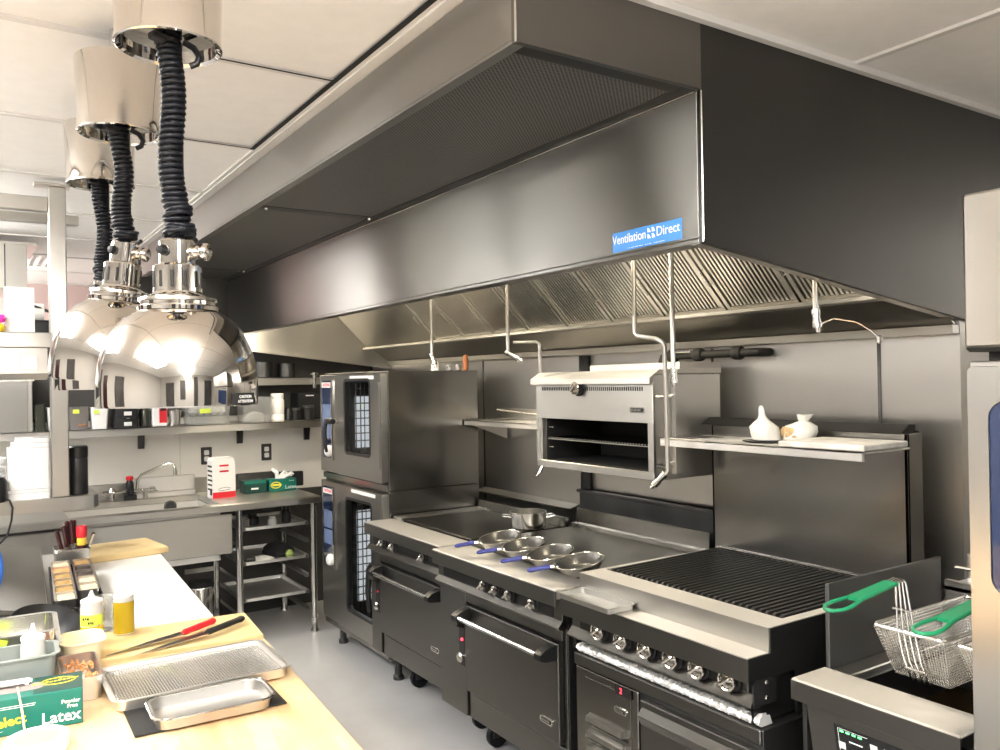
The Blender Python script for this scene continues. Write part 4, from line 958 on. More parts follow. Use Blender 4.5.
# ------------------------------------------------------------------ long wall shelf and its containers
t = thing('long_shelf', 'long stainless wall shelf above the sink holding containers', 'shelf', (.6, 5.77, 1.34))
MB().box(-1.6, 5.60, 1.328, 2.23, 5.612, 1.378).box(-1.6, 5.60, 1.37, 2.23, 5.93, 1.378).build('shelf_board', M['steelx'], t)
for x in (-.3, 1.0, 1.655, 2.15):
    MB().prism([(5.63, 1.365), (5.935, 1.365), (5.935, 1.22), (5.92, 1.22), (5.90, 1.33)], x - .02, x + .02, 'x').build('bracket', M['darksteel'], t)
zs = 1.3785
def tub(name, x, y, w, d, h, mt, label, cat='container', tp=.014, lid=None, lab=None, labm='lime'):
    t = thing(name, label, cat, (x, y, zs))
    b = MB().tray(x - w / 2, y - d / 2, x + w / 2, y + d / 2, zs, zs + h, tp, .002, .014, .004).build('tub_body', M[mt], t)
    if lid: MB().prism(rr2(x - w / 2 - .002, y - d / 2 - .002, x + w / 2 + .002, y + d / 2 + .002, .016), zs + h + .0005, zs + h + .009).build('lid', M[lid], t)
    if lab:
        a, c_, p, q = lab
        yy = y - d / 2 + tp * (1 - (p + q) / 2 / h) - .0025
        MB().rbox((x + (a + c_) / 2, yy, zs + (p + q) / 2), (c_ - a, .002, q - p), (math.atan2(tp, h), 0, 0), 0).build('label', M[labm], b)
    return t
# stacked dark trays at the far left
for k in range(5):
    nm = ['lowest', 'second lowest', 'middle', 'second highest', 'topmost'][k]
    solo(MB().tray(.358, 5.63, .425, 5.78, zs + .032 * k + .0005, zs + .032 * k + .0315, .006, .002, .012, .004), 'stacking_tray', M['olive'], '%s of five dark trays stacked left of the steel post' % nm, 'tray', 'dark trays stacked on the long shelf')
tub('food_tub', .475, 5.70, .105, .14, .14, 'frost', 'translucent tub partly behind the steel post on the long shelf')
t = tub('food_tub', .60, 5.70, .125, .14, .14, 'smoke', 'smoky tub with red contents and yellow-green label on long shelf', lab=(-.035, .0, .10, .125))
m = MB(); rnd = random.Random(9)
for k in range(14): m.lathe([(0, 0), (.014, .008), (0, .018)], (.565 + .075 * rnd.random(), 5.645 + .1 * rnd.random(), zs + .006 + .03 * rnd.random()), 6)
solo(m, 'red_filling', M['nut'], 'loose reddish bits inside the smoky labelled tub', 'food', kind='stuff')
tub('food_tub', .715, 5.68, .11, .13, .135, 'white', 'white tub with yellow-green label beside the smoky tub', lab=(-.038, -.006, .095, .118))
tub('small_tub', .79, 5.80, .06, .08, .08, 'smoke', 'small grey tub half behind the white labelled tub')
for k in range(2):
    t = thing('black_box', ['lower', 'upper'][k] + ' of two black plastic boxes with white tags on long shelf', 'box', (.87, 5.70, zs + .066 * k), 0, 'black boxes on the long shelf')
    z = zs + .066 * k + .0005
    MB().prism(rr2(.798, 5.63, .938, 5.77, .01), z, z + .054).build('box_body', M['blackpl'], t)
    MB().prism(rr2(.793, 5.625, .943, 5.775, .012), z + .0545, z + .0645).build('lid', M['black'], t)
    MB().box(.852, 5.6285, z + .012, .897, 5.63, z + .036, 0).build('tag', M['paper'], t)
    MB().box(.862, 5.622, z + .056, .884, 5.625, z + .062, 0).build('latch', M['dullchrome'], t)
solo(MB().lathe([(.03, 0), (.036, .006), (.036, .10), (.03, .115), (.03, .13)], (.985, 5.69, zs), 18), 'glass_jar', M['olive'], 'olive-dark glass jar between black boxes and red-white package', 'jar')
t = thing('packet', 'white packet with a red front panel on the long shelf', 'packet', (1.065, 5.69, zs))
b = MB().box(1.025, 5.65, zs + .0005, 1.115, 5.74, zs + .145, .006).build('packet_body', M['paper'], t)
MB().box(1.065, 5.6485, zs + .022, 1.112, 5.651, zs + .12, 0).build('red_panel', M['red'], b)
MB().box(1.072, 5.6475, zs + .10, 1.105, 5.6495, zs + .118, 0).build('dark_band', M['ink'], b)
tub('steel_insert', 1.165, 5.70, .085, .12, .10, 'dullchrome', 'small steel insert pan right of the red-white packet')
t = tub('clear_pan', 1.375, 5.72, .30, .18, .145, 'clear', 'deep clear plastic pan of white bags with yellow-green label', tp=.02, lab=(-.06, .01, .075, .105))
m = MB(); rnd = random.Random(11)
for k in range(5):
    x = 1.29 + .045 * k
    m.lathe([(.01, 0), (.035, .02), (.03, .05 + .02 * rnd.random()), (0, .09)], (x, 5.70 + .03 * rnd.random(), zs + .06), 9)
solo(m, 'white_bags', M['plasticbag'], 'white plastic bags heaped inside the deep clear pan', 'bag', kind='stuff')
t = tub('clear_bin', 1.70, 5.72, .21, .19, .175, 'clear', 'clear plastic bin holding white bags on the long shelf', tp=.012)
cloth('bag_heap', 1.70, 5.72, .075, .065, zs + .004, .06, 'plasticbag', 'white bag inside the clear plastic bin', 6)
t = thing('white_jar', 'tall ribbed white plastic jar right of the clear bin', 'jar', (1.857, 5.70, zs))
MB().lathe([(.042, 0), (.047, .006), (.047, .045), (.044, .05), (.047, .055), (.047, .145), (.04, .16)], (1.857, 5.70, zs), 24).build('jar_body', M['white'], t)
MB().lathe([(.043, .1605), (.045, .165), (.045, .19), (.041, .195)], (1.857, 5.70, zs), 24).build('screw_lid', M['white'], t)
solo(MB().lathe([(.022, 0), (.026, .004), (.026, .07), (.018, .085), (.02, .095)], (1.935, 5.70, zs), 16), 'shaker', M['blackpl'], 'small black shaker between white jar and dark canisters', 'shaker')
MB().box(1.925, 5.672, zs + .02, 1.948, 5.674, zs + .06, 0)
for x, r, h, lab in ((1.995, .04, .085, 'dark canister left of two at the right end of long shelf'), (2.085, .042, .10, 'dark canister with pale lid band at right end of long shelf')):
    t = thing('dark_canister', lab, 'canister', (x, 5.71, zs))
    MB().lathe([(r * .95, 0), (r, .004), (r, h - .02), (r * .9, h - .015)], (x, 5.71, zs), 20).build('canister_body', M['blackpl'], t)
    MB().lathe([(r * 1.02, h - .014), (r * 1.04, h - .01), (r * 1.03, h), (r * .9, h + .004)], (x, 5.71, zs), 20).build('lid', M['darksteel'], t)
# upper shelf above, in the shade of the hood
t = thing('upper_shelf', 'dark narrow upper shelf beyond the hood end', 'shelf', (2.0, 5.8, 1.63))
MB().box(1.60, 5.66, 1.632, 2.60, 5.672, 1.685).box(1.60, 5.66, 1.677, 2.60, 5.935, 1.685).build('shelf_board', M['satin'], t)
for x in (1.66, 2.4): MB().prism([(5.69, 1.672), (5.935, 1.672), (5.935, 1.56)], x, x + .008, 'x').build('bracket', M['satin'], t)
for x, r, h, lab in ((1.79, .07, .11, 'left dark pot on the upper shelf'), (1.96, .06, .10, 'right dark pot on the upper shelf')):
    solo(MB().lathe([(r * .95, 0), (r, .004), (r, h), (r * 1.05, h + .004), (r * .96, h + .002), (r * .95, .008)], (x, 5.80, 1.6855), 22), 'stock_pot', M['darksteel'], lab, 'pot')
t = thing('hanging_utensil', 'utensil with steel handle hanging from the upper shelf near the ovens', 'utensil', (2.11, 5.64, 1.62))
MB().lathe([(.028, 0), (.03, .004), (.03, .016), (.016, .018), (.014, -.09), (.012, -.095)][::-1], (2.11, 5.64, 1.70), 14).build('handle', M['dullchrome'], t)
t = thing('lidded_box', 'black lidded box with pale strip on top of the dark canisters', 'box', (2.13, 5.76, 1.50))
MB().box(2.03, 5.765, zs + .0005, 2.22, 5.92, 1.57, .004).build('box_body', M['blackpl'], t)
MB().box(2.09, 5.7635, 1.548, 2.15, 5.765, 1.556, 0).build('pale_strip', M['whiteink'], t)

# ------------------------------------------------------------------ heat lamps over the pass table
coilv = {}
def heat_lamp(y, zr, label, lean=0.0, tag_=False, seed=1, zs=1.0, tilt_=0, dx=0):
    x = .340; xc = .330
    x += dx; xc += dx
    t = thing('heat_lamp', label, 'heat lamp', (x, y, zr), 0, 'chrome heat lamps over the table')
    rnd = random.Random(seed)
    sh = MB().lathe([(.136, 0), (.1415, 0), (.1425, .004), (.1425, .045), (.139, .082), (.131, .112), (.117, .144), (.097, .170), (.070, .188), (.064, .192), (.062, .206), (.054, .210), (.050, .213), (.046, .213), (.060, .186), (.092, .166), (.112, .140), (.126, .110), (.134, .080), (.1375, .045), (.136, 0)], (x, y, zr), 64, caps=(False, False)).build('shade', M['chrome'], t, ang=60)
    m = MB().lathe([(.064, .188), (.071, .1885), (.072, .196), (.066, .199), (.066, .206), (.070, .2075), (.069, .213), (.055, .216), (.045, .222), (.043, .226)], (x, y, zr), 40); m.build('shade_cap', M['chrome'], sh, ang=60)
    m = MB().lathe([(.040, .218), (.043, .222), (.043, .276), (.040, .280), (.030, .281)], (x, y, zr), 32); c = m.build('vented_collar', M['chrome'], t)
    m = MB()
    for k in range(12):
        a = 2 * PI * k / 12 + .1; m.rbox((x + .0428 * math.cos(a), y + .0428 * math.sin(a), zr + .25), (.003, .0065, .032), (0, 0, a), .001)
    m.build('vent_slots', M['ink'], c)
    m = MB().lathe([(.030, .279), (.032, .282), (.032, .326), (.029, .330), (0, .330)], (x, y, zr), 28); s = m.build('socket_housing', M['chrome'], t)
    kx, ky = .78, -.62
    MB().lathe([(.012, .03), (.014, .034), (.014, .040), (.008, .044), (.017, .050), (.018, .058), (.010, .064), (0, .065)], (0, 0, 0), 12, 'z', M=Matrix.Translation((x, y, zr + .305)) @ Vector((0, 0, 1)).rotation_difference(Vector((kx, ky, 0))).to_matrix().to_4x4()).build('switch_knob', M['chrome'], s, ang=60)
    m = MB().lathe([(.009, .03), (.011, .036), (.008, .046), (0, .047)], (0, 0, 0), 10, M=Matrix.Translation((x, y, zr + .306)) @ Vector((0, 0, 1)).rotation_difference(Vector((-.8, -.6, 0))).to_matrix().to_4x4()); m.build('cord_plug', M['blackpl'], s)
    MB().lathe([(.02, .09), (.034, .11), (.045, .075), (.04, .045), (.02, .03), (0, .028)], (x, y, zr), 20).build('bulb', M['heatbulb'], t)  # bulb out of view, lit here to brighten the table
    # canister at the ceiling
    zc = {1: 2.273, 2: 2.26, 3: 2.252}[seed]
    MB().lathe([(.0, .177), (.098, .177), (.099, .174), (.0935, .014), (.0955, .006), (.0955, 0), (.092, -.002), (.086, .002), (.086, .014), (.0, .016)], (xc, y, zc), 56, caps=(False, False)).build('ceiling_canister', M['chrome'], t, ang=50)
    MB().tube([(xc, y, zc + .177), (xc, y, H - .001)], .02, 12).build('ceiling_stem', M['satin'], t)
    # coiled flex
    m = MB(); z0, z1 = zr + .332 * zs, zc + .012
    pts = []; n = int((z1 - z0) / .0103); N = n * 11
    for k in range(N + 1):
        f = k / N; a = 2 * PI * n * f
        fz = f
        # turns sag together at the bottom
        z = z0 + (z1 - z0) * (f + .10 * math.sin(PI * f) * (f - .9))
        w = max(0, 1 - f * 3.2)
        cx = x + (xc - x) * f + lean * (1 - f) * .5 + .006 * math.sin(9 * f + seed) + .007 * w * math.sin(a * .31 + seed)
        cy = y - lean * (1 - f) * .3 + .005 * math.cos(7 * f + seed) + .007 * w * math.cos(a * .23)
        rr_ = .0187 + .0062 * w
        tilt = .35 * w * math.sin(a * .17 + seed)
        pts.append((cx + rr_ * math.cos(a), cy + rr_ * math.sin(a), z + rr_ * math.cos(a + 1) * tilt))
    m.tube(pts, .0051, 6); m.build('coiled_cord', M['rubber'], t, ang=70)
    m = MB().tube([(x, y, z0 - .01), (x, y, z1)], .014, 8); m.build('flex_core', M['rubber'], t)
    m = MB().tube([(x + .015, y - .01, zc + .012), (x + .032, y - .016, zc + .002), (x + .040, y - .02, zc - .014), (x + .036, y - .02, zc - .028), (x + .024, y - .016, zc - .034)], .0062, 8); m.build('cord_loop', M['rubber'], t)
    MB().rbox((x - .035, y - .03, zc + .004), (.03, .02, .014), (0, 0, .4), .003).build('cord_clamp', M['blackpl'], t)
    if tag_:
        w = MB(); n = 12; a0, a1 = R(-64), R(-38); rg = []
        vs = []
        for k in range(n + 1):
            a = a0 + (a1 - a0) * k / n
            rg.append([(x + r_ * math.cos(a), y + r_ * math.sin(a), zz) for r_, zz in ((.1428, zr + .002), (.1442, zr + .002), (.1442, zr + .024), (.1428, zr + .024))])
        w.rings(rg); b = w.build('warning_label', M['ink'], sh); b['label'] = 'black caution label on the lamp rim'
        am = (a0 + a1) / 2
        for s_, z_ in (('CAUTION', .017), ('ATTENTION', .008)):
            text('lettering', s_, .008, face_ny(x + .1448 * math.cos(am), y + .1448 * math.sin(am), zr + z_, am + PI / 2), M['whiteink'], b, .0002)
    # the shade hangs as it swings: everything but canister and flex tilts about the flex end
    pv = Vector((x, y, zr + .33 * zs)); ax = Vector((.549, .836, 0))
    TT = Matrix.Translation(pv) @ Matrix.Rotation(tilt_, 4, ax) @ Matrix.Translation(-Vector((x, y, zr + .33))) if tilt_ else Matrix.Translation(pv - Vector((x, y, zr + .33)))
    SC = Matrix.Translation((x, y, zr + .33)) @ Matrix.Diagonal((1, 1, zs, 1)) @ Matrix.Translation((-x, -y, -zr - .33))
    inv = WM[t.name].inverted()
    for ch in [c for c in t.children]:
        for q in [ch] + list(ch.children) + [g for c in ch.children for g in c.children]:
            if q.name.split('.')[0] in ('ceiling_canister', 'coiled_cord', 'ceiling_stem', 'flex_core', 'cord_loop', 'cord_clamp'): continue
            q.data.transform(inv @ TT @ SC @ inv.inverted())
    return t
heat_lamp(1.615, 1.602, 'nearest chrome heat lamp, largest in view, with black caution label', 0, True, 1, .94)
heat_lamp(2.19, 1.652, 'middle chrome heat lamp, half hidden behind the nearest one', 0, False, 2, 1.04, R(6))
heat_lamp(2.74, 1.632, 'farthest chrome heat lamp, its cord leaning to the right', 0, False, 3, 1.0, 0, .028)

# ------------------------------------------------------------------ pass shelves at left
t = thing('pass_shelves', 'stainless pass rack with overshelf, post and rounded lower shelf', 'shelf rack', (-.3, 4.0, .90))
MB().prism([(-1.3, 3.85), (.43, 3.85), (.463, 3.858), (.483, 3.885), (.483, 4.18), (-1.3, 4.18)], 1.13, 1.183, 'z').build('lower_shelf', M['steelx'], t)
MB().box(-1.3, 3.845, 1.805, .31, 4.18, 1.868, .004).box(.30, 3.92, 1.805, .43, 4.18, 1.868, .004).build('overshelf', M['steelx'], t)
MB().box(.307, 3.862, 1.1835, .372, 3.915, 2.478, .004).build('post', M['steelz'], t)
MB().box(-1.2, 3.862, 1.1835, -1.135, 3.915, 2.478, .004).build('post', M['steelz'], t)
MB().box(-1.13, 3.868, 2.372, .306, 3.908, 2.432, .003).build('top_rail', M['steelx'], t)
MB().box(-1.13, 4.14, 2.372, .45, 4.18, 2.415, .003).build('back_rail', M['steelx'], t)
MB().box(.255, 3.855, 2.479, .39, 3.925, 2.492, .002).build('post_cap', M['satin'], t)
for x in (-.15, -1.1): MB().tube([(x, 4.12, .8825), (x, 4.12, 1.131)], .02, 10).build('support', M['satin'], t)
t = thing('heat_strip', 'long stainless heater bar hung under the overshelf', 'heater', (-.4, 3.9, 1.68))
MB().prism([(3.852, 1.803), (3.852, 1.70), (3.87, 1.675), (3.98, 1.675), (3.98, 1.803)], -1.0, .296, 'x').build('housing', M['steelx'], t)
MB().box(-.95, 3.885, 1.668, .25, 3.965, 1.675, 0).build('reflector', M['dullchrome'], t)
MB().box(.20, 3.846, 1.715, .26, 3.852, 1.775, .002).build('end_switch_plate', M['dullchrome'], t)
# on the pass
MB_ = MB()
t = thing('note_card', 'blank white card standing on the overshelf', 'card', (.2, 3.9, 1.869))
MB().rbox((.2005, 3.905, 1.9635), (.108, .004, .187), (R(-3), 0, 0), .0005).rbox((.2005, 3.925, 1.915), (.03, .003, .093), (R(22), 0, 0), .0005).build('card', M['paper'], t)
solo(MB().lathe([(0, 0), (.016, .004), (.020, .018), (.015, .032), (0, .037)], (.132, 3.888, 1.9055), 14), 'pink_ball', M['pinkball'], 'magenta ball beside the white card on overshelf', 'ball')
solo(MB().lathe([(0, 0), (.016, .004), (.020, .018), (.015, .032), (0, .037)], (.130, 3.888, 1.8685), 14), 'yellow_ball', M['mustard'], 'yellow ball under the magenta one on overshelf', 'ball')
t = thing('ticket_machine', 'grey-black machine with white paper roll behind the white card', 'machine', (.33, 4.06, 1.869))
MB().box(.20, 4.0, 1.8685, .345, 4.14, 1.93, .008).build('base', M['blackpl'], t)
MB().cyl((.20, 4.06, 1.965), .04, .10, 20, 'x').build('paper_roll', M['paper'], t)
MB().rbox((.275, 4.03, 1.985), (.16, .012, .012), (0, R(20), 0), .003).build('lever', M['blackpl'], t)
zz = 1.1835
for k, (h, w) in enumerate(((.028, .158), (.014, .16), (.17, .15), (.02, .135), (.018, .12))):
    nm = ('lowest thin white tray', 'white lid in a seam near the bottom', 'tall white square tub', 'white tray on the tall tub', 'topmost white tray')[k] + ' in the stack left of the post'
    solo(MB().prism([(a, b) for a, b in rr2(.302 - w, 3.872, .302, 3.872 + .15, .012)], zz, zz + h - .0012), 'white_dish', M['china'], nm, 'dish', 'white dishes stacked on the pass'); zz += h
zz = 1.1835
for k in range(5):
    solo(MB().lathe([(.04, 0), (.06, .004), (.075, .03), (.074, .0315), (.056, .008), (.003, .006)], (.075, 3.97, zz), 24), 'white_bowl', M['china'], ('lowest', 'second lowest', 'middle', 'second highest', 'topmost')[k] + ' of five white bowls at the left edge of the pass', 'bowl', 'white bowls stacked on the pass'); zz += .0345
t = thing('black_canister', 'tall black cylinder standing right of the post on the pass', 'canister', (.41, 3.93, 1.1835))
MB().lathe([(.036, 0), (.0375, .004), (.0375, .15), (.036, .154)], (.412, 3.93, 1.1835), 28).build('body', M['blackpl'], t)
MB().lathe([(.0365, .1545), (.0385, .158), (.0385, .200), (.033, .207), (0, .208)], (.412, 3.93, 1.1835), 28).build('cap', M['blackpl'], t)
t = thing('corded_device', 'black device with a dangling cord at the left edge of pass', 'device', (.10, 3.87, 1.1835))
MB().lathe([(.03, 0), (.04, .02), (.04, .08), (.03, .10), (0, .105)], (.11, 3.86, 1.1835), 16).build('body', M['blackpl'], t)
MB().tube([(.13, 3.845, 1.20), (.155, 3.835, 1.19), (.165, 3.833, 1.16), (.16, 3.833, 1.11), (.145, 3.835, 1.05), (.12, 3.85, 1.02)], .004, 6).build('cord', M['blackpl'], t)
# steel cabinet on the far counter and duct beyond
t = thing('steel_cabinet', 'tall plain steel cabinet side at the far left wall', 'cabinet', (-.1, 5.78, 1.38))
MB().box(-.8, 5.64, 1.3790, .327, 5.92, 1.735, .003).build('body', M['steelz'], t)
MB().box(.327, 5.64, 1.3790, .352, 5.92, 1.735, .003).build('corner_strip', M['satin'], t)
t = thing('vent_duct', 'grey sheet-metal duct under the ceiling beyond the pass', 'duct', (-.3, 5.4, 2.2))
MB().box(-1.2, 5.25, 2.19, .31, 5.8, 2.44, .003).box(-1.2, 5.24, 2.435, .36, 5.81, 2.45, .002).build('duct_body', M['satin'], t)
MB().box(.20, 5.243, 2.19, .206, 5.25, 2.435, 0).build('seam', M['darksteel'], t)
for x in (-1.0, .1): MB().box(x, 5.5, 2.45, x + .02, 5.52, 2.514, 0).build('hanger', M['satin'], t)

# ------------------------------------------------------------------ prep table with cold rail
rzp = -R(2.9)
P0 = Vector((.673, 2.748, 0)); dP = Vector((math.sin(-rzp), math.cos(rzp), 0)); nP = Vector((math.cos(rzp), math.sin(rzp), 0))
XP = Matrix(((nP.x, dP.x, 0, P0.x), (nP.y, dP.y, 0, P0.y), (0, 0, 1, 0), (0, 0, 0, 1)))      # local: x to the aisle from its edge, y away
t = thing('prep_table', 'stainless prep table with raised lid behind the white board', 'prep table', tuple(XP @ Vector((-.4, .6, 0))), rzp)
def pm():
    m = MB(); m.X = XP; return m
pm().box(-.85, -.335, .10, -.01, 1.50, .84, .003).build('cabinet', M['steelz'], t)
pm().box(-.87, -.335, .842, 0, 1.50, .880, .003).build('top_frame', M['steel_top'], t)
pm().box(-.865, .02, .882, -.475, 1.20, .955, .004).build('cold_rail', M['steel'], t)
d = pm().prism([(-.86, 1.035), (-.468, .958), (-.468, .972), (-.86, 1.05)], .02, 1.19, 'y').build('lid', mat('lid_steel', (.34, .333, .32), 1, .20, 'y', rvar=.03), t)
pm().box(-.472, .02, .882, -.462, 1.19, .958, .002).build('rail_edge', M['dullchrome'], t)
for k in range(2):
    dd = pm().box(-.009, -.30 + .90 * k, .14, .006, .56 + .90 * k, .82, .004).build('door', M['steelz'], t)
    pm().box(.007, -.25 + .9 * k + .72 * (1 - k), .60, .03, -.21 + .9 * k + .72 * (1 - k), .75, .004).build('door_handle', M['dullchrome'], dd)
for a in (-.78, -.08):
    for b in (-.27, 1.42): MB().lathe([(.03, 0), (.03, .02), (.02, .03), (.02, .10)], XP @ Vector((a, b, 0)), 12).build('foot', M['darksteel'], t)
t = thing('cutting_board', 'long white cutting board along the aisle side of the prep table', 'cutting board', tuple(XP @ Vector((-.15, .6, .881))), rzp)
pm().box(-.385, -.02, .8805, -.002, 1.335, .8995, .004).build('board', M['poly'], t)
t = thing('cutting_board', 'tan cutting board lying across the far end of white board', 'cutting board', (.58, 3.99, .90), R(7))
MB().rbox((.575, 3.985, .914), (.33, .30, .028), (0, 0, R(8)), .004).build('board', M['tan'], t)
t = thing('cutting_board', 'tan cutting board at the near end, holding the two knives', 'cutting board', (.52, 2.53, .90), R(-4))
MB().rbox((.51, 2.555, .8945), (.47, .265, .027), (0, 0, R(-4.5)), .004).build('board', M['tan'], t)

# crock with knives and bottle
t = thing('utensil_crock', 'shiny square steel crock holding dark-handled knives', 'crock', (.38, 3.73, .956))
MB().tray(.298, 3.635, .425, 3.78, .9005, 1.0, .006, .002, .012, .002).build('crock_body', M['satin'], t)
t_ = [((.345, 3.74), (.312, 1.065), 0), ((.355, 3.72), (.335, 1.085), 0), ((.362, 3.74), (.348, 1.10), 0), ((.372, 3.72), (.362, 1.105), 0), ((.380, 3.75), (.375, 1.10), 0)]
for i, ((bx, by), (tx, tz), _) in enumerate(t_):
    k = thing('table_knife', ['leftmost', 'second', 'third', 'fourth', 'rightmost'][i] + ' dark-red handled knife standing in the steel crock', 'knife', (bx, by, .91), 0, 'knives in the crock')
    MB().tube([(bx, by, .905), (bx * .5 + tx * .5, by, .905 * .45 + tz * .55)], .003, 5).build('blade', M['dullchrome'], k)
    MB().tube([(bx * .52 + tx * .48, by, .905 * .48 + tz * .52), (tx, by, tz - .004), (tx - .001, by, tz)], [.0075, .0085, .004], 8).lathe([(.003, 0), (.002, .002), (0, .0025)], (tx, by - .008, tz - .015), 6, '-y').build('handle', M['wine'], k)
t = thing('spice_bottle', 'small bottle with red cap and yellow band in the crock', 'bottle', (.397, 3.70, .905))
MB().lathe([(.015, 0), (.017, .004), (.017, .12), (.014, .13)], (.397, 3.702, .9045), 16).build('bottle_body', M['wine'], t)
MB().lathe([(.0175, .10), (.018, .102), (.018, .128), (.0175, .13)], (.397, 3.702, .9045), 16).build('yellow_band', M['yellow'], t)
MB().lathe([(.019, .1305), (.0205, .134), (.0205, .172), (.018, .176), (0, .177)], (.397, 3.702, .9045), 16).build('cap', M['red'], t)
solo(MB().tube([(.412, 3.72, .92), (.424, 3.70, 1.0), (.438, 3.68, 1.05)], [.003, .004, .006], 6), 'spoon', M['dullchrome'], 'steel spoon leaning out of the crock at right', 'spoon')
solo(MB().tube([(.355, 3.75, .915), (.318, 3.64, 1.001), (.297, 3.60, 1.004)], [.004, .005, .006], 6), 'white_stick', M['white'], 'white stick leaning out of the crock at left', 'stick')
solo(MB().tube([(.405, 3.76, .92), (.412, 3.765, 1.02), (.414, 3.765, 1.055)], [.004, .006, .008], 6), 'tongs', M['darksteel'], 'dark tongs standing at the back of the crock', 'tongs')

# black caddy of small spice pans
t = thing('spice_caddy', 'long black caddy holding two columns of spice pans', 'caddy', (.36, 3.28, .90), R(-3))
XC = Matrix.Translation((.322, 3.235, .9005)) @ Matrix.Rotation(R(-3.5), 4, 'Z')
m = MB(); m.X = XC
m.tray(-.075, -.37, .075, .34, 0, .055, .003, .004, .008).build('caddy_body', M['blackpl'], t)
lb = [('salt', 'spice'), ('nut', 'herb'), ('spice', 'herb'), ('spice', 'salt'), ('spice', 'salt'), ('salt', 'salt')]
row = ['farthest', 'second', 'third', 'fourth', 'fifth', 'nearest']
for r_ in range(6):
    for c_ in range(2):
        px = (-.036, .036)[c_]; py = .255 - .108 * r_
        if r_ == 5 and c_ == 1: continue
        tt = thing('spice_pan', '%s small steel spice pan in the %s column of the caddy' % (row[r_], ('left', 'right')[c_]), 'spice pan', tuple(XC @ Vector((px, py, .006))), 0, 'spice pans in the caddy')
        q = MB(); q.X = XC @ Matrix.Translation((px, py + .02, .0072)) @ Matrix.Rotation(R(4), 4, 'X')
        q.tray(-.033, -.048, .033, .048, .001, .066, .006, .0018, .008, .004); q.build('pan_body', M['satin'], tt)
        q = MB(); q.X = XC @ Matrix.Translation((px, py + .02, .0072)) @ Matrix.Rotation(R(4), 4, 'X')
        q.rings([[(a, b, .056 + .003 * math.sin(9 * a * 30 + b * 50)) for a, b in rr2(-.0275, -.042, .0275, .042, .006, 3)], [(a * .5, b * .5, .061) for a, b in rr2(-.0275, -.042, .0275, .042, .006, 3)]], (False, True))
        q.build('spice', M[lb[r_][c_]], tt)
# two squeeze bottles
def squeeze(x, y, z, r, h, body, label, lab=None):
    t = thing('squeeze_bottle', label, 'bottle', (x, y, z))
    b = MB().lathe([(r * .92, 0), (r, .004), (r, h * .70), (r * .9, h * .78)], (x, y, z), 26).build('bottle_body', M['frost'], t)
    MB().lathe([(r * .955, .0005), (r * 1.003, .005), (r * 1.003, h * body), (r * .5, h * body + .001)], (x, y, z + .0005), 26).build('liquid', M['oil'] if lab is None else M['mustard'], t)
    MB().lathe([(r * .96, h * .785), (r * .98, h * .79), (r * .95, h * .83), (r * .35, h * .88), (r * .16, h * .97), (r * .12, h)], (x, y, z), 26).build('nozzle_cap', M['white'], t)
    if lab:
        n = 14; a0, a1 = R(-172), R(-28); rg = []
        for k in range(n + 1):
            a = a0 + (a1 - a0) * k / n
            rg.append([(x + q * math.cos(a), y + q * math.sin(a), zz) for q, zz in ((r * 1.004, z + h * .38), (r * 1.022, z + h * .38), (r * 1.022, z + h * .58), (r * 1.004, z + h * .58))])
        w = MB(); w.rings(rg); l = w.build('label', M['lime'], b)
        am = R(-115)
        T = face_ny(x + r * 1.03 * math.cos(am), y + r * 1.03 * math.sin(am), z, am + PI / 2); q = MB()
        for k, (dx, dz, ww) in enumerate(((-.012, .52, .004), (-.006, .525, .003), (.0, .518, .005), (.002, .44, .004), (.008, .445, .003), (.013, .44, .003))):
            q.box(dx - ww / 2, h * dz - .003, -.0002, dx + ww / 2, h * dz + .003, .0004, 0, M=T)
        q.build('handwriting', M['ink'], l)
squeeze(.302, 2.60, .9085, .030, .152, .36, 'squeeze bottle with yellow-green label, left of the oil bottle', 1)
squeeze(.394, 2.655, .9085, .029, .138, .70, 'squeeze bottle full of yellow oil on the near tan board')
t = thing('measuring_cup', 'clear cup with a dark looped handle behind the bottles', 'cup', (.345, 2.77, .90))
MB().lathe([(.003, 0), (.026, 0), (.03, .10), (.031, .103), (.028, .103), (.024, .004), (.003, .004)], (.352, 2.76, .9), 20).build('cup_body', M['clear'], t)
MB().tube([(.352 + .030, 2.745, .985), (.392, 2.74, 1.0), (.402, 2.735, .985), (.395, 2.735, .965), (.380, 2.743, .955)], .005, 7).build('handle', M['blackpl'], t)

# ------------------------------------------------------------------ maple table
rzm = -R(4.1)
Q0 = Vector((.7335, 2.392, 0)); dQ = Vector((math.sin(-rzm), math.cos(rzm), 0)); nQ = Vector((math.cos(rzm), math.sin(rzm), 0))
XM = Matrix(((nQ.x, dQ.x, 0, Q0.x), (nQ.y, dQ.y, 0, Q0.y), (0, 0, 1, 0), (0, 0, 0, 1)))
t = thing('work_table', 'maple-topped work table in the left foreground', 'table', tuple(XM @ Vector((-.6, -.8, 0))), rzm)
def qm():
    m = MB(); m.X = XM; return m
qm().box(-1.25, -1.75, .858, 0, -.006, .90, .005).build('table_top', M['maple'], t)
qm().box(-1.2, -1.70, .80, -.06, -.05, .857, .003).build('apron', M['satin'], t)
for a in (-1.17, -.09):
    for b in (-1.66, -.09): MB().tube([XM @ Vector((a, b, .80)), XM @ Vector((a, b, .03))], .021, 12).lathe([(.03, 0), (.03, .01), (.02, .03)], XM @ Vector((a, b, 0)), 12).build('leg', M['satin'], t)
qm().box(-1.19, -1.68, .24, -.07, -.07, .262, .003).build('under_shelf', M['satin'], t)
zt = .9005
solo(MB().rbox((.459, 1.955, zt + .0035), (.325, .178, .005), (0, 0, R(-1)), .002), 'rubber_mat', M['mat'], 'thin black mat under the small oblong tray', 'mat')
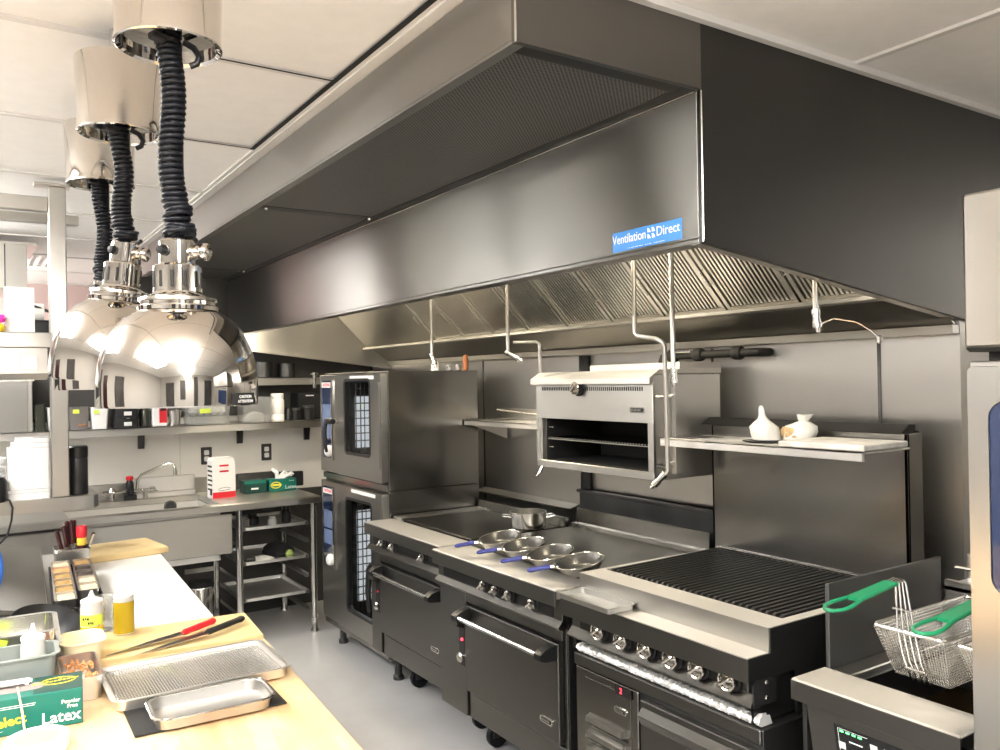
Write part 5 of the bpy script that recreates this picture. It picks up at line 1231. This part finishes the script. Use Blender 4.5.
t = thing('sheet_pan', 'white-rimmed sheet pan with a wire rack on the maple table', 'tray', (.485, 2.15, zt))
MB().tray(.272, 2.012, .688, 2.288, zt + .0065, zt + .032, .012, .002, .02, .009).build('pan_body', M['alu'], t)
t = thing('cooling_rack', 'wire cooling rack lying inside the large sheet pan', 'rack', (.48, 2.15, zt + .012))
z = zt + .0225
MB().tube([(a, b, z) for a, b in rr2(.292, 2.032, .668, 2.268, .012, 4)], .0026, 6, True).build('frame_wire', M['dullchrome'], t)
m = MB()
for k in range(1, 58): m.tube([(.292 + .376 * k / 58, 2.033, z + .002), (.292 + .376 * k / 58, 2.267, z + .002)], .0011, 4, caps=False)
m.build('rack_wires', M['dullchrome'], t, smooth=False)
m = MB()
for k in range(1, 22): m.tube([(.293, 2.032 + .236 * k / 22, z - .0005), (.667, 2.032 + .236 * k / 22, z - .0005)], .0011, 4, caps=False)
m.build('cross_wires', M['dullchrome'], t, smooth=False)
for x in (.31, .65):
    for y in (2.05, 2.25): MB().tube([(x, y, z - .002), (x, y, zt + .0095)], .0022, 5).build('rack_foot', M['dullchrome'], t)
t = thing('oblong_tray', 'small oblong steel tray standing on the black mat', 'tray', (.465, 1.925, zt + .006), R(-2))
XT = Matrix.Translation((.463, 1.921, zt + .0068)) @ Matrix.Rotation(R(-2.5), 4, 'Z')
m = MB(); m.X = XT; m.tray(-.130, -.078, .130, .078, 0, .024, .009, .0022, .03, .006, n=8); m.build('tray_body', M['traysteel'], t)
m = MB(); m.X = XT; m.tube([(a, b, .0245) for a, b in rr2(-.130, -.078, .130, .078, .036, 8)], .003, 7, True); m.build('rolled_rim', M['dullchrome'], t)
def kitchen_knife(tip, heel, end, z, hm, label, w=.034, lift=.012):
    t = thing('kitchen_knife', label, 'knife', (heel[0], heel[1], z), 0, 'kitchen knives on the near tan board')
    a, b, c = Vector((*tip, 0)), Vector((*heel, 0)), Vector((*end, 0)); d = (b - a).normalized(); n = Vector((-d.y, d.x, 0))
    L_ = (b - a).length
    m = MB(); rg = []
    for f, w0, w1 in ((0, 0, .001), (.12, -.003, .006), (.35, -.006, .012), (.7, -.008, .019), (1, -.009, .022)):
        p = a + d * L_ * f; zz = z + .001 + lift * f
        rg.append([tuple(p + n * w0 * w / .03) [:2] + (zz + .0022,), tuple(p + n * w1 * w / .03)[:2] + (zz + .0004,), tuple(p + n * w1 * w / .03)[:2] + (zz,), tuple(p + n * w0 * w / .03)[:2] + (zz - .0004 + .0004,)])
    m.rings(rg); m.build('blade', M['blade'], t)
    m = MB(); e = (c - b); rg = []
    for f, r in ((-.02, .009), (.03, .0125), (.2, .0115), (.5, .0125), (.8, .0115), (.93, .0135), (1, .008)):
        p = b + e * f; zz = z + lift + .004
        rg.append([tuple(p + n * r * math.cos(k * PI / 6))[:2] + (zz + r * .72 * math.sin(k * PI / 6),) for k in range(12)])
    m.rings(rg); m.build('handle', M[hm], t)
kitchen_knife((.318, 2.455), (.528, 2.500), (.636, 2.572), .9085, 'red', 'kitchen knife with red handle, left of the black-handled one')
kitchen_knife((.385, 2.412), (.585, 2.460), (.715, 2.545), .9085, 'blackpl', 'kitchen knife with black handle, near the board corner')

# glove carton in the corner
rz = R(-6)
t = thing('glove_box', 'big green latex glove box at the left edge of maple table', 'glove box', (.10, 2.10, zt), rz)
XG = Matrix.Translation((.092, 2.100, zt)) @ Matrix.Rotation(rz, 4, 'Z')
hw, hd, hh = .130, .060, .0775
m = MB(); m.X = XG; m.box(-hw, -hd, .0005, hw, hd, hh, .0015); g = m.build('box_body', M['gbox'], t)
m = MB(); m.X = XG; m.box(.035, -hd + .006, hh - .001, hw - .0015, hd - .0015, hh + .0006, 0).build('top_panel', M['gdark'], g)
m = MB(); m.X = XG; m.box(hw - .001, -hd + .001, .001, hw + .0006, hd - .001, hh - .001, 0).build('end_panel', M['gdark'], g)
m = MB(); m.X = XG; m.prism([(a * 1.0, b) for a, b in rr2(-.10, -.022, .055, .028, .022, 6)], hh - .001, hh + .0008).build('opening', mat('glove_opening', (.26, .23, .22), 0, .9), g)
m = MB(); m.X = XG; m.rings([[(x, y, hh + .001 + (.006 if abs(k % 4) < 2 else .001)) for k, (x, y) in enumerate(rr2(-.105, .012, .03, .052, .015, 6))], [(x * .9, y * .96 + .002, hh + .004) for x, y in rr2(-.105, .012, .03, .052, .015, 6)]], (True, True)).build('glove_tuft', M['white'], g)
m = MB(); m.X = XG; m.tube([(.082 + .034 * math.cos(k * PI / 12), .012 + .022 * math.sin(k * PI / 12), hh + .0012) for k in range(24)], .0013, 4, True).build('oval_mark', M['gold'], g)
m = MB(); m.X = XG; rnd = random.Random(8)
for k in range(11): x = .030 + .0085 * k; h_ = .006 + .005 * (k % 3 == 0); m.prism([(x, .004 + .0012 * k), (x + .0055, .004 + .0012 * k), (x + .008, .004 + h_ + .0012 * k), (x + .0025, .004 + h_ + .0012 * k)], hh + .0008, hh + .0015)
m.build('yellow_marks', M['gold'], g)
fz = lambda x, z: XG @ Matrix(((1, 0, 0, x), (0, 0, -1, -hd - .0006), (0, 1, 0, z), (0, 0, 0, 1)))
text('lettering', 'Latex', .034, fz(.088, .022), M['whiteink'], g, .0002, bold=.0006)
text('lettering', 'Powder', .0115, fz(.107, .053), M['whiteink'], g, .0002, bold=.0003)
text('lettering', 'Free', .0115, fz(.110, .0425), M['whiteink'], g, .0002, bold=.0003)
text('lettering', 'Select', .028, fz(-.012, .030) @ Matrix.Rotation(R(6), 4, 'Z'), M['gold'], g, .0002, bold=.0008)
m = MB(); m.X = XG; m.box(-.035, -hd - .0005, .061, .04, -hd + .001, .0622, 0).box(-.033, -hd - .0005, .057, .038, -hd + .001, .0582, 0).build('fine_print', M['whiteink'], g)
m = MB(); m.X = XG; m.prism([(-.128, .0), (-.128, .05), (-.06, .010), (-.02, .012), (-.06, .003)], -hd - .0005, -hd + .001, 'y').build('white_swoosh', M['whiteink'], g)
# skewer and ring of tape in front of it
solo(MB().tube([(.1045, 2.026, zt + .004), (.1, 2.028, .95), (.092, 2.032, 1.005)], [.0022, .0026, .0018], 6), 'skewer', M['cream'], 'pale wooden skewer leaning on the green glove box', 'stick')
t = thing('tape_roll', 'white roll of tape lying before the green glove box', 'tape', (.135, 1.93, zt))
m = MB().lathe([(.042, 0), (.0585, 0), (.060, .002), (.060, .026), (.0585, .028), (.042, .028), (.040, .026), (.040, .002)], (.120, 1.928, zt), 40)
m.build('tape', M['white'], t)
MB().lathe([(.0365, .001), (.0398, .001), (.0398, .027), (.0365, .027)], (.120, 1.928, zt), 40).build('core', M['tan'], t)
# steel pans, tub, bowls at the left
t = thing('square_pan', 'small square steel pan of chopped nuts beside the glove box', 'pan', (.245, 2.245, zt))
XS = Matrix.Translation((.234, 2.262, zt)) @ Matrix.Rotation(R(-2), 4, 'Z')
m = MB(); m.X = XS; m.tray(-.045, -.105, .045, .105, .0005, .056, .005, .002, .012, .002).build('pan_body', M['satin'], t)
m = MB(); m.X = XS; rnd = random.Random(2)
for k in range(90):
    m.rbox((rnd.uniform(-.034, .034), rnd.uniform(-.092, .092), .030 + rnd.uniform(0, .012)), (.010, .006, .005), (rnd.random() * 3, rnd.random() * 3, rnd.random() * 3), .001)
o = solo(m, 'chopped_nuts', M['nut'], 'orange-brown chopped nuts filling the small square pan', 'food', kind='stuff')
t = thing('plastic_bowl', 'cream plastic bowl behind the square pan of nuts', 'bowl', (.268, 2.46, .9085))
XB = Matrix.Translation((.262, 2.47, .9085))
m = MB(); m.X = XB; m.tray(-.056, -.072, .056, .072, .0005, .06, .014, .0025, .03, .004, n=8).build('bowl_body', M['cream'], t)
t = thing('black_bowl', 'big black bowl tipped up behind the stacked pans', 'bowl', (.20, 2.62, .9))
XK = Matrix.Translation((.190, 2.680, .950)) @ Matrix.Rotation(R(18), 4, 'X') @ Matrix.Rotation(R(10), 4, 'Y')
m = MB(); m.lathe([(.004, -.058), (.05, -.056), (.09, -.02), (.112, .03), (.114, .033), (.110, .033), (.087, -.017), (.048, -.052), (.004, -.054)], (0, 0, 0), 40, M=XK @ Matrix.Scale(.84, 4)).build('bowl_body', M['blackpl'], t)
XQ = Matrix.Translation((.07, 2.45, zt)) @ Matrix.Rotation(R(-3), 4, 'Z')
t = thing('steam_pan', 'upper steel pan of the nested pair at the left edge', 'pan', tuple(XQ @ Vector((0, 0, .06))), R(-3), 'nested steel pans at the left edge')
m = MB(); m.X = XQ; m.tray(-.17, -.09, .135, .12, .068, .128, .014, .002, .02, .010).build('pan_body', M['dullchrome'], t)
t = thing('steam_pan', 'lower steel pan of the nested pair at the left edge', 'pan', tuple(XQ.translation), R(-3), 'nested steel pans at the left edge')
m = MB(); m.X = XQ; m.tray(-.178, -.10, .14, .128, .0005, .092, .022, .002, .02, .010).build('pan_body', M['dullchrome'], t)
XU = Matrix.Translation((.055, 2.262, zt)) @ Matrix.Rotation(R(-2.5), 4, 'Z')
t = thing('storage_tub', 'grey-green plastic tub behind the green glove box', 'tub', tuple(XU.translation), R(-2.5))
m = MB(); m.X = XU; m.tray(-.19, -.08, .135, .055, .0005, .118, .016, .003, .02, .008).build('tub_body', M['tubgrey'], t)
squeeze(.135, 2.25, zt + .0045, .027, .175, .1, 'plain white squeeze bottle standing in the grey-green tub')
solo(MB().rbox((.058, 2.372, 1.006), (.05, .002, .05), (R(30), R(20), 0), 0), 'paper_label', M['lime'], 'yellow-green paper label on the nested pans', 'label')
# blue hose at the left edge
solo(MB().tube([(.135 - .082 + .04 * math.sin(k * PI / 12), 3.05 + .0 * k, 1.07 - .085 * math.cos(k * PI / 12)) for k in range(13)], .012, 10), 'blue_hose', M['bluehose'], 'bright blue hose loop on the steel lid at the left edge', 'hose')

# ------------------------------------------------------------------ camera and view
cam = bpy.data.cameras.new('camera'); co = bpy.data.objects.new('camera', cam); C.objects.link(co)
cam.sensor_width = 36; cam.lens = 36 * .82; cam.clip_start = .05
a, rl, pt = R(33.27), .0165, R(.37)
F0 = Vector((math.sin(a), math.cos(a), 0)); R0 = Vector((math.cos(a), -math.sin(a), 0)); Z = Vector((0, 0, 1))
F = F0 * math.cos(pt) + Z * math.sin(pt); U = Z * math.cos(pt) - F0 * math.sin(pt)
rx = R0 * math.cos(rl) - U * math.sin(rl); ux = R0 * math.sin(rl) + U * math.cos(rl)
co.matrix_world = Matrix(((rx.x, ux.x, -F.x, 0), (rx.y, ux.y, -F.y, 0), (rx.z, ux.z, -F.z, 1.64), (0, 0, 0, 1)))
sc = bpy.context.scene; sc.camera = co
w = bpy.data.worlds.new('world'); sc.world = w; w.use_nodes = True
w.node_tree.nodes['Background'].inputs['Color'].default_value = (.5, .5, .52, 1); w.node_tree.nodes['Background'].inputs['Strength'].default_value = .02
sc.view_settings.view_transform = 'Standard'; sc.view_settings.look = 'None'; sc.view_settings.gamma = 1; sc.view_settings.use_curve_mapping = False
sc.view_settings.exposure = 0.55
sc.cycles.max_bounces = 10; sc.cycles.diffuse_bounces = 4; sc.cycles.glossy_bounces = 6; sc.cycles.transmission_bounces = 8
sc.cycles.sample_clamp_indirect = 6
